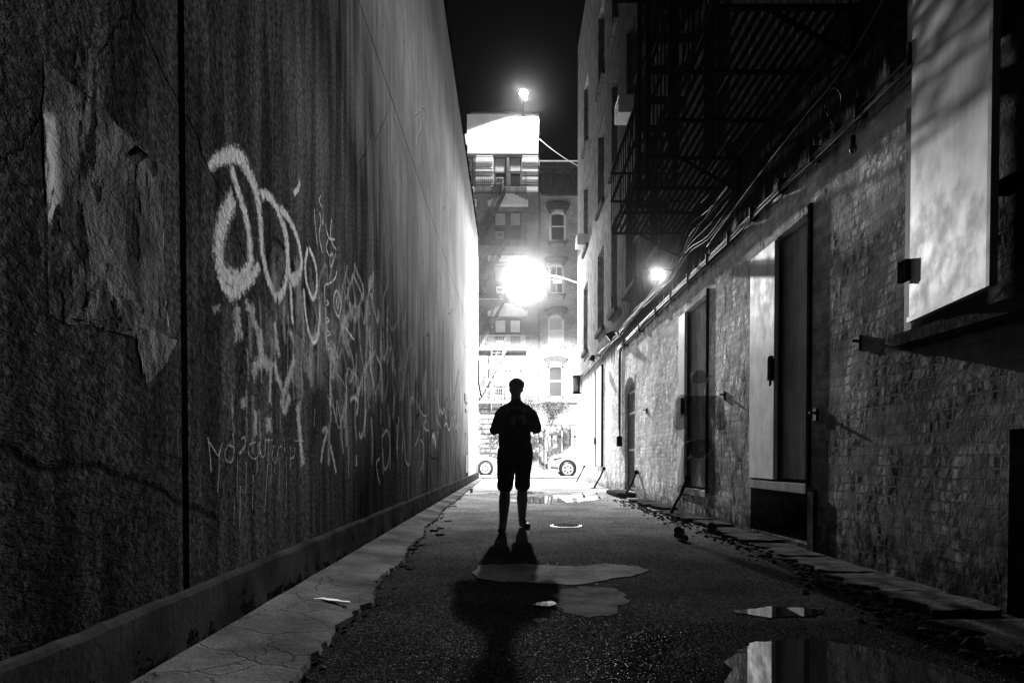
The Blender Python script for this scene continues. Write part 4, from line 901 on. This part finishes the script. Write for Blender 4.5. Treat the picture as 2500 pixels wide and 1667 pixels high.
# ================================================================== STREET LAMP
t = thing('street_lamp', 'lit street lamp hanging on a long arching arm at the alley mouth', 'street lamp', (6.0, 32.8, 0))
arm = [LAMP + Vector((.25, 0, .12)), LAMP + Vector((.9, 0, .20)), FP(1330, 670, 32.8), FP(1360, 674, 32.8), FP(1385, 681, 32.8), FP(1411, 690, 32.8), Vector((5.0, 32.8, 8.7)), Vector((6.0, 32.8, 7.9))]
mb = MB(); mb.tube(catmull([Vector(a) for a in arm], 5), .035, 8); mb.build('arm', WHITE, t)
mb = MB(); mb.tube([(6.0, 32.8, .0), (6.0, 32.8, 1.0), (6.0, 32.8, 8.0)], [.14, .1, .06], 12); mb.build('pole', IRON2, t)
mb = MB(); mb.ball(LAMP + Vector((.05, 0, .10)), (.42, .17, .10)); mb.build('lamp_head', IRON2, t)
mb = MB(); mb.ball(LAMP + Vector((0, 0, -.1)), (.34, .24, .2)); mb.build('lens', GLOW2, t)

# ================================================================== CARS
def car(x0, yc, length, height, prof, glass, wheels, mat, name, label, flip=1, wid=1.7, z0=0.0):
    """prof: list of (u,z) from the front bumper over the roof to the rear, u from the front; nose toward -x when flip=1"""
    P = lambda u, y, z: Vector((x0 + flip * u, y, z0 + z)); t = thing(name, label, 'car', (x0 + flip * length / 2, yc, z0))
    st = [(-1, .80, -.10), (-.97, .93, -.04), (-.85, 1, 0), (0, 1.0, .02), (.85, 1, 0), (.97, .93, -.04), (1, .80, -.10)]
    mb = MB(); rows = []
    um = length / 2
    full = prof
    belt = .92
    for s_, k, dz in st:
        row = []
        for (u, z) in full:
            hh = max(0, z - belt); tum = 1 - .30 * hh / .6 * 1.0 * .55
            uu = um + (u - um) * (1 - (1 - k) * .12); row.append(mb.bm.verts.new(P(uu, yc + s_ * wid / 2 * (tum), z + (dz if z > .5 else 0))))
        rows.append(row)
    n = len(full)
    for a, b in zip(rows, rows[1:]):
        for i in range(n): mb.bm.faces.new((a[i], a[(i+1)%n], b[(i+1)%n], b[i]))
    mb.bm.faces.new(rows[0][::-1]); mb.bm.faces.new(rows[-1])
    body = mb.build('body', mat, t, smooth=False)
    for side in (-1, 1):
        for gp in glass:
            mb = MB()
            pts = []
            for (u, z) in gp:
                hh = max(0, z - belt); tum = 1 - .30 * hh / .6 * .55; pts.append(P(um + (u - um) * .985, yc + side * (wid / 2 * tum + .004), z - .08))
            mb.prism(pts, (0, side * .006, 0)); mb.build('side_window', GLASS, t)
        for wu, wr_ in wheels:
            yy = yc + side * (wid / 2 - .10)
            c = P(wu, yy, wr_); mb = MB(); mb.cyl(c + Vector((0, side * .045, .03)), c + Vector((0, side * .112, .03)), wr_ * 1.22, n=32); mb.build('wheel_arch', BLACK, t)
            wh = thing('wheel', None, None, (0, 0, 0)); setpar(wh, t)
            mb = MB(); mb.tube([c + Vector((0, side * .06, 0)), c + Vector((0, side * .13, 0)), c + Vector((0, side * .15, 0))], [wr_, wr_, wr_ * .92], 36); mb.build('tyre', RUBBER, wh)
            mb = MB(); mb.tube([c + Vector((0, side * .148, 0)), c + Vector((0, side * .165, 0))], [wr_ * .78, wr_ * .74], 32); mb.build('rim', RIM, wh)
            mb = MB()
            for k in range(6):
                an = k * math.pi / 3 + .5; q = [(.30, an - .22), (.58, an - .26), (.58, an + .26), (.30, an + .22)]
                mb.prism([c + Vector((math.cos(b_) * wr_ * a_, side * .166, math.sin(b_) * wr_ * a_)) for a_, b_ in q], (0, side * .004, 0))
            mb.build('rim_opening', BLACK, wh)
    return t, P, wid
prof = [(.12, .22), (.02, .40), (0, .62), (.10, .82), (.22, .95), (.55, 1.02), (.98, 1.36), (1.25, 1.46), (1.9, 1.53), (2.8, 1.50), (3.4, 1.40), (3.85, 1.10), (4.02, .92), (4.05, .45), (3.95, .22)]
cx0 = 1.83
t, P, wd_ = car(cx0, 32.75, 4.05, 1.5, prof, [[(.95, 1.10), (1.28, 1.40), (1.95, 1.46), (1.95, 1.10)], [(2.03, 1.10), (2.03, 1.46), (2.8, 1.42), (3.2, 1.12)]], [(.85, .34), (3.3, .34)], CARW, 'parked_car', 'small white hatchback stopped across the alley mouth, front wheel showing')
for s_ in (-1, 1):
    mb = MB(); y = 32.75 + s_ * (wd_ / 2 + .003); mb.prism([P(.16, y, .72), P(.55, y, .84), P(.60, y, .92), P(.22, y, .86)], (0, s_ * .006, 0)); mb.build('headlight', GLASS, t)
    mb = MB(); mb.prism([P(.06, y, .36), P(.42, y, .33), P(.40, y, .44), P(.05, y, .48)], (0, s_ * .005, 0)); mb.build('bumper_grille', FRAMED, t)
mb = MB(); mb.prism([P(.54, 32.75 - .66, 1.045), P(.54, 32.75 + .66, 1.045), P(.96, 32.75 + .6, 1.385), P(.96, 32.75 - .6, 1.385)], (-.008, 0, .008)); mb.build('windscreen', GLASS, t)
prof2 = [(.1, .2), (0, .35), (0, .62), (.15, .78), (1.05, .95), (1.8, 1.36), (2.2, 1.43), (3.1, 1.40), (3.8, 1.08), (4.4, 1.0), (4.5, .8), (4.5, .35), (4.4, .2)]
t, P, wd_ = car(-.42, 35.6, 4.5, 1.45, prof2, [[(1.25, 1.06), (1.85, 1.36), (2.3, 1.40), (2.3, 1.06)], [(2.38, 1.06), (2.38, 1.40), (3.05, 1.37), (3.6, 1.10)]], [(.85, .33), (3.55, .33)], CARG, 'parked_car', 'pale saloon car half hidden behind the end of the left wall', flip=-1)
mb = MB(); mb.prism([P(1.02, 35.6 - .7, .96), P(1.02, 35.6 + .7, .96), P(1.78, 35.6 + .6, 1.37), P(1.78, 35.6 - .6, 1.37)], (.01, 0, .01)); mb.build('windscreen', GLASS, t)

# ================================================================== TREE
def tree(base, h, seed, label, spread=.5, lean=0, nl=900, leafz=(.3, .75), r0=.11):
    r = random.Random(seed); t = thing('street_tree', label, 'tree', tuple(base)); mb = MB(); tips = []
    def grow(p, d, L, rad, lev):
        pts = [p]; rs = [rad]; n = 5; q = p
        for k in range(n):
            d = (d + Vector((r.uniform(-.22, .22), r.uniform(-.22, .22), r.uniform(-.1, .16)))).normalized(); q = q + d * L / n; pts.append(q); rs.append(rad * (1 - .5 * (k + 1) / n))
        mb.tube(pts, rs, 6 if lev < 2 else 4, cap=True)
        if lev >= 2: tips.extend(pts[1:])
        if lev < 4:
            for k in range(3 if lev else 5):
                i = r.randint(2 if lev else 4, n); a = r.uniform(0, 6.28); el = r.uniform(.3, .9)
                nd = (d * el + Vector((math.cos(a), math.sin(a), r.uniform(.0, .5))) * spread * 1.6).normalized(); grow(pts[i], nd, L * r.uniform(.55, .75), rs[i] * .62, lev + 1)
    grow(Vector(base), Vector((lean, 0, 1)), h * .42, r0, 0); mb.build('trunk', BARK, t)
    m = MB()
    for k in range(nl):
        c = r.choice(tips) + Vector((r.gauss(0, .16), r.gauss(0, .16), r.gauss(-.08, .14)))
        if c.z > base[2] + h * leafz[1] and r.random() < .75: continue
        s_ = r.uniform(.03, .07); a = Vector((r.uniform(-1, 1), r.uniform(-1, 1), r.uniform(-1, 1))).normalized(); b = a.orthogonal().normalized()
        m.quad(c - a * s_, c + b * s_ * .5, c + a * s_, c - b * s_ * .5)
    m.build('crown', LEAF, t); return t
bp = FP(1347, 1150, 42.2); tree((bp.x, 42.2, .14), 5.6, 12, 'small half-bare street tree in front of the row house', nl=5200)
tree((bp.x - 3.9, 42.6, .14), 4.2, 5, 'leafy sapling mostly hidden behind the standing man', nl=1600, spread=.4)
for k, (px, lab) in enumerate(((1372, 'slim pale post left of the two by the row house shop front'), (1398, 'slim pale post right of the two by the row house shop front'))):
    p = FP(px, 1100, 43.2); t = thing('post', lab, 'post', (p.x, 43.2, .14), 'posts by the shop front'); mb = MB(); mb.cyl((p.x, 43.2, .14), (p.x, 43.2, 2.6), .045, n=10); mb.build('pole', FRAME, t); mb = MB(); mb.cyl((p.x, 43.2, .14), (p.x, 43.2, .3), .09, n=10); mb.build('base', FRAME, t)
p = FP(1342, 1065, 43.6); t = thing('notice_board', 'white panelled board on short legs beside the small street tree', 'board', (p.x, 43.6, .14)); mb = MB()
for (a, b) in ((1062, 1075), (1077, 1092)):
    for (c_, d_) in ((1331.5, 1344), (1350, 1361)): mb.box((fa(c_, 43.6), 43.6, fz(b, 43.6)), (fa(d_, 43.6), 43.64, fz(a, 43.6)))
mb.build('panel', LIGHTW, t); mb = MB()
for px in (1330.5, 1346.5, 1362): mb.box((fa(px, 43.6) - .03, 43.6, .14), (fa(px, 43.6) + .03, 43.66, fz(1061, 43.6)))
mb.build('frame', FRAMED, t)

# ================================================================== PEOPLE
def seg(bm, a, ra, b, rb_, n=14):
    a, b = Vector(a), Vector(b); d = b - a; L = d.length
    if L < 1e-5: return
    d /= L; u = d.orthogonal().normalized(); w = d.cross(u); prof_ = []
    for k in range(5): t_ = math.pi / 2 * k / 4; prof_.append((-ra * math.cos(t_), ra * math.sin(t_)))
    for k in range(5): t_ = math.pi / 2 * k / 4; prof_.append((L + rb_ * math.sin(t_), rb_ * math.cos(t_)))
    rings = []
    for (s_, r_) in prof_[1:-1]: rings.append([bm.verts.new(a + d * s_ + (u * math.cos(t_) + w * math.sin(t_)) * max(r_, 1e-4)) for t_ in [2*math.pi*i/n for i in range(n)]])
    v0 = bm.verts.new(a - d * ra); v1 = bm.verts.new(b + d * rb_)
    for i in range(n): bm.faces.new((v0, rings[0][(i+1)%n], rings[0][i])); bm.faces.new((v1, rings[-1][i], rings[-1][(i+1)%n]))
    for p_, q_ in zip(rings, rings[1:]):
        for i in range(n): bm.faces.new((p_[i], p_[(i+1)%n], q_[(i+1)%n], q_[i]))
def ell(bm, c, r, rot=None):
    m = Matrix.Translation(Vector(c)) @ (rot.to_matrix().to_4x4() if rot else Matrix()) @ Matrix.Diagonal((*r, 1)); bmesh.ops.create_uvsphere(bm, u_segments=20, v_segments=14, radius=1, matrix=m)
def fuse(bm, name, mat, parent, voxel=.009, smooth=6, disp=0):
    bmesh.ops.recalc_face_normals(bm, faces=bm.faces); me = bpy.data.meshes.new(name); bm.to_mesh(me); bm.free(); tmp = bpy.data.objects.new(name + '_tmp', me); COL.objects.link(tmp)
    m = tmp.modifiers.new('r', 'REMESH'); m.mode = 'VOXEL'; m.voxel_size = voxel; m.use_smooth_shade = True; s_ = tmp.modifiers.new('s', 'SMOOTH'); s_.factor = .5; s_.iterations = smooth
    dg = bpy.context.evaluated_depsgraph_get(); dg.update(); me2 = bpy.data.meshes.new_from_object(tmp.evaluated_get(dg)); bpy.data.objects.remove(tmp); me2.name = name
    if disp:
        me2.update(); nn = [v.normal.copy() for v in me2.vertices]
        for v, q in zip(me2.vertices, nn): v.co += q * disp * (mnoise.noise(Vector((v.co.x * 9, v.co.y * 9, v.co.z * 5))) + .5 * mnoise.noise(Vector((v.co.x * 22, v.co.y * 22, v.co.z * 9))))
    for p in me2.polygons: p.use_smooth = True
    me2.materials.clear(); me2.materials.append(mat); o = bpy.data.objects.new(name, me2); COL.objects.link(o); setpar(o, parent); return o
def hand(bm, w, d, side, curl=.5, sc=1.0):
    """w: wrist, d: hand direction, side: thumb side direction"""
    w = Vector(w); d = Vector(d).normalized(); s_ = Vector(side); s_ = (s_ - d * s_.dot(d)).normalized(); n = d.cross(s_)
    for k in range(4):
        off = (.03 - .02 * k) * sc; seg(bm, w + s_ * off * .5, .013 * sc, w + d * .085 * sc + s_ * off, .0115 * sc, 8)
    for k, L in enumerate((.068, .076, .07, .055)):
        off = (.03 - .02 * k) * sc; p = w + d * .085 * sc + s_ * off; q = p + (d * math.cos(curl) + n * math.sin(curl)) * L * .5 * sc; r_ = q + (d * math.cos(curl * 2.2) + n * math.sin(curl * 2.2)) * L * .5 * sc
        seg(bm, p, .0095 * sc, q, .0085 * sc, 8); seg(bm, q, .0085 * sc, r_, .007 * sc, 8)
    p = w + d * .03 * sc + s_ * .028 * sc; q = p + (d * .6 + s_ * .6 + n * .3).normalized() * .035 * sc; r_ = q + (d * .85 + s_ * .1 + n * .5).normalized() * .03 * sc
    seg(bm, p, .012 * sc, q, .010 * sc, 8); seg(bm, q, .010 * sc, r_, .008 * sc, 8)
def head(bm, c, fwd, tilt=0, sc=1.0):
    """c: centre of the skull, fwd: facing direction"""
    f = Vector(fwd).normalized(); r_ = f.cross(Vector((0, 0, 1))).normalized(); u = r_.cross(f); c = Vector(c); rot = Matrix((r_, f, u)).transposed()
    e = lambda dx, df, du, rr: ell(bm, c + (r_ * dx + f * df + u * du) * sc, [q * sc for q in rr], rot.to_quaternion() if False else rot.to_euler().to_quaternion())
    e(0, -.01, .025, (.075, .095, .090)); e(0, .022, -.03, (.062, .070, .075)); e(0, .045, -.075, (.04, .04, .032))
    e(0, .093, -.028, (.011, .018, .022)); e(0, .082, -.058, (.024, .012, .007)); e(0, .080, -.067, (.02, .012, .007))
    for s_ in (-1, 1): e(s_ * .076, -.005, -.012, (.010, .018, .030)); e(s_ * .03, .080, .012, (.018, .014, .008)); e(s_ * .031, .078, -.004, (.012, .010, .008))
    return rot

# ---- standing man, facing the camera, looking down at a phone held at the chest
def man():
    t = thing('person', 'dark man standing mid-alley in shirt and knee-length shorts, looking at a phone', 'person', (.05, 8.2, 0))
    hc = (.068, 8.12, 1.68)
    SHL, SHR = Vector((-.11, 8.25, 1.41)), Vector((.245, 8.25, 1.41)); ELL, ELR = Vector((-.19, 8.24, 1.205)), Vector((.31, 8.25, 1.215)); WRL, WRR = Vector((.03, 7.98, 1.27)), Vector((.165, 7.98, 1.28))
    HPL, HPR = Vector((-.035, 8.2, .93)), Vector((.155, 8.2, .93)); KNL, KNR = Vector((-.06, 8.02, .50)), Vector((.145, 8.28, .50)); ANL, ANR = Vector((-.085, 7.92, .10)), Vector((.145, 8.46, .11))
    b = bmesh.new(); head(b, hc, (-.05, -1, -.35))
    seg(b, (.07, 8.2, 1.47), .065, (.068, 8.16, 1.60), .056); seg(b, (.065, 8.22, 1.44), .10, (.06, 8.2, 1.05), .13); seg(b, (.0, 8.22, 1.40), .09, (.13, 8.22, 1.40), .09)
    for a, e_, w_ in ((SHL, ELL, WRL), (SHR, ELR, WRR)): seg(b, a, .055, e_, .043); seg(b, e_, .042, w_, .028)
    for h, k, an in ((HPL, KNL, ANL), (HPR, KNR, ANR)): seg(b, h, .09, k, .055); seg(b, k, .060, k.lerp(an, .35), .068); seg(b, k.lerp(an, .35), .068, an, .045)
    hand(b, WRL, (.055, -.05, .06), (0, -.4, 1), .7); hand(b, WRR, (-.05, -.05, .05), (0, -.4, 1), -.7)
    for an, dx in ((ANL, -.02), (ANR, .05)): seg(b, an, .036, (an.x + dx, an.y - .10, .05), .03)
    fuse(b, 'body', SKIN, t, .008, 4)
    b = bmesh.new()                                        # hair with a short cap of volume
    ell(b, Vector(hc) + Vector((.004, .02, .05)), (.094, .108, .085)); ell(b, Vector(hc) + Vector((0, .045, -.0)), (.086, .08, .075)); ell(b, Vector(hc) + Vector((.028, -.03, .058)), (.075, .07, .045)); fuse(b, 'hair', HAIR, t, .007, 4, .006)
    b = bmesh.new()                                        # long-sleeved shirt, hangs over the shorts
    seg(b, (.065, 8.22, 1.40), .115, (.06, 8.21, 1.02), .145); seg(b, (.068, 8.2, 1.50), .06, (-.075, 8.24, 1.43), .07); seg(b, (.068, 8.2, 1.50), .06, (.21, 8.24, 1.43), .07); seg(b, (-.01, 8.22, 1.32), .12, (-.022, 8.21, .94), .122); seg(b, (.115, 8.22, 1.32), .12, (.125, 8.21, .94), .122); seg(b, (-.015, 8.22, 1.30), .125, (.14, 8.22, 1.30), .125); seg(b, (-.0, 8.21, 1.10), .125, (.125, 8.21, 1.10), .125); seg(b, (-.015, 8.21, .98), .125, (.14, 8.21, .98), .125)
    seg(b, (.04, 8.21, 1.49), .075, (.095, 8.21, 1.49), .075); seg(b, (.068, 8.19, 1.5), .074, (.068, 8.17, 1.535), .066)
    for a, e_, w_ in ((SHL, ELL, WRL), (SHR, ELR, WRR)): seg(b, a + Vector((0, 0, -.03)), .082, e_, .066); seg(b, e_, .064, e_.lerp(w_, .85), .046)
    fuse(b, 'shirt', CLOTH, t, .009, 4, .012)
    b = bmesh.new()
    seg(b, (-.005, 8.2, .93), .135, (.125, 8.2, .93), .135)
    for h, k in ((HPL, KNL), (HPR, KNR)): 
        kk = k + Vector((0, 0, .07)); sd = -1 if h is HPL else 1
        seg(b, h, .125, h.lerp(kk, .6), .105); seg(b, h.lerp(kk, .6), .103, kk + Vector((0, 0, -.02)), .097); seg(b, h.lerp(kk, .7) + Vector((sd * .045, 0, 0)), .05, h.lerp(kk, .9) + Vector((sd * .035, 0, 0)), .055)
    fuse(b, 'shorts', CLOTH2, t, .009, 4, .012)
    for an, dx, lab in ((ANL, -.02, 1), (ANR, .07, 1)):
        b = bmesh.new(); seg(b, (an.x, an.y + .03, .045), .042, (an.x + dx, an.y - .15, .035), .036); seg(b, (an.x, an.y + .01, .09), .045, (an.x + dx * .4, an.y - .03, .06), .045); ell(b, (an.x + dx * .8, an.y - .12, .035), (.048, .07, .034)); fuse(b, 'shoe', RUBBER, t, .008, 3)
    return t
man()
t = thing('phone', 'dark mobile phone held up at the chest of the standing man', 'phone', (.098, 7.9, 1.33)); mb = MB(); mb.box((.06, 7.905, 1.27), (.135, 7.913, 1.41)); mb.build('case', IRON, t, .004); mb = MB(); mb.box((.065, 7.9135, 1.278), (.13, 7.9145, 1.402)); mb.build('screen', GLASS, t)

# ---- second man walking past by the loading doors, seen faintly
def ghostm(name, base, al):
    m = plain(name, base, .8, 0, .2, 8, .002, 40, .2); m.node_tree.nodes['Principled BSDF'].inputs['Alpha'].default_value = al; return m
def walker():
    t = thing('person', 'faint dark figure of a man in cap and shorts walking beside the loading doors', 'person', (1.95, 7.2, 0))
    m1, m2, m3, m4 = ghostm('faint_skin', .03, .2), ghostm('faint_shirt', .014, .4), ghostm('faint_shorts', .02, .28), ghostm('faint_shoe', .01, .9)
    X = 2.0; hc = (1.98, 7.16, 1.655); f = Vector((.25, -1, -.1))
    b = bmesh.new(); head(b, hc, f)
    H1, H2 = Vector((1.92, 7.2, .92)), Vector((2.07, 7.25, .92)); K1, K2 = Vector((1.84, 7.18, .50)), Vector((2.16, 7.28, .50)); A1, A2 = Vector((1.77, 7.20, .12)), Vector((2.22, 7.55, .13))
    S1, S2 = Vector((1.82, 7.22, 1.45)), Vector((2.16, 7.2, 1.45)); E1, E2 = Vector((1.80, 7.3, 1.15)), Vector((2.25, 7.25, 1.15)); W1, W2 = Vector((1.87, 7.08, .98)), Vector((2.33, 7.05, .95))
    seg(b, (1.98, 7.2, 1.46), .062, (1.98, 7.19, 1.6), .056); seg(b, (1.98, 7.22, 1.4), .11, (1.99, 7.22, 1.02), .12); seg(b, S1, .06, S2, .06)
    for a, e_, w_ in ((S1, E1, W1), (S2, E2, W2)): seg(b, a, .052, e_, .043); seg(b, e_, .042, w_, .028)
    for h, k, an in ((H1, K1, A1), (H2, K2, A2)): seg(b, h, .088, k, .055); seg(b, k, .053, k.lerp(an, .35), .057); seg(b, k.lerp(an, .35), .056, an, .036); seg(b, an, .036, an + Vector((.02, -.11, -.06)), .03)
    hand(b, W1, (.05, -.1, -.9), (0, -1, 0), .5); hand(b, W2, (.1, -.1, -.9), (0, -1, 0), -.5)
    fuse(b, 'body', m1, t, .009, 4)
    b = bmesh.new(); seg(b, (1.98, 7.22, 1.38), .13, (1.99, 7.22, 1.0), .145); seg(b, (1.86, 7.22, 1.44), .085, (2.11, 7.2, 1.44), .085)
    for a, e_ in ((S1, E1), (S2, E2)): seg(b, a, .078, a.lerp(e_, .75), .072)
    fuse(b, 'shirt', m2, t, .01, 5, .008)
    b = bmesh.new(); seg(b, (1.93, 7.2, .93), .13, (2.05, 7.22, .93), .13)
    for h, k in ((H1, K1), (H2, K2)): seg(b, h, .12, k.lerp(h, .12), .095)
    fuse(b, 'shorts', m3, t, .01, 4, .01)
    b = bmesh.new(); ell(b, Vector(hc) + Vector((0, .01, .055)), (.092, .108, .075)); ell(b, Vector(hc) + Vector((.03, -.12, .045)), (.07, .07, .012)); fuse(b, 'cap', m3, t, .008, 3)
    for an in (A1, A2):
        b = bmesh.new(); seg(b, (an.x, an.y + .03, an.z - .07), .04, (an.x + .04, an.y - .16, an.z - .085), .034); seg(b, (an.x, an.y, an.z - .02), .045, (an.x + .02, an.y - .03, an.z - .05), .042); fuse(b, 'shoe', m4, t, .008, 3)
    return t
walker()

# ================================================================== HAZE, added to imitate bloom round the lamps
hm = bpy.data.materials.new('bloom_haze'); hm.use_nodes = True; nt = hm.node_tree; nt.nodes.clear(); ou = nt.nodes.new('ShaderNodeOutputMaterial'); pv = nt.nodes.new('ShaderNodeVolumePrincipled')
pv.inputs['Color'].default_value = (.9, .9, .9, 1); pv.inputs['Density'].default_value = .0003; pv.inputs['Anisotropy'].default_value = .988; nt.links.new(pv.outputs[0], ou.inputs['Volume'])
mb = MB(); mb.box((-70, -45, -1), (70, 75, 27)); tag(mb.build('added_haze', hm), 'thin added haze imitating the bloom round the lamps', None, kind='stuff')
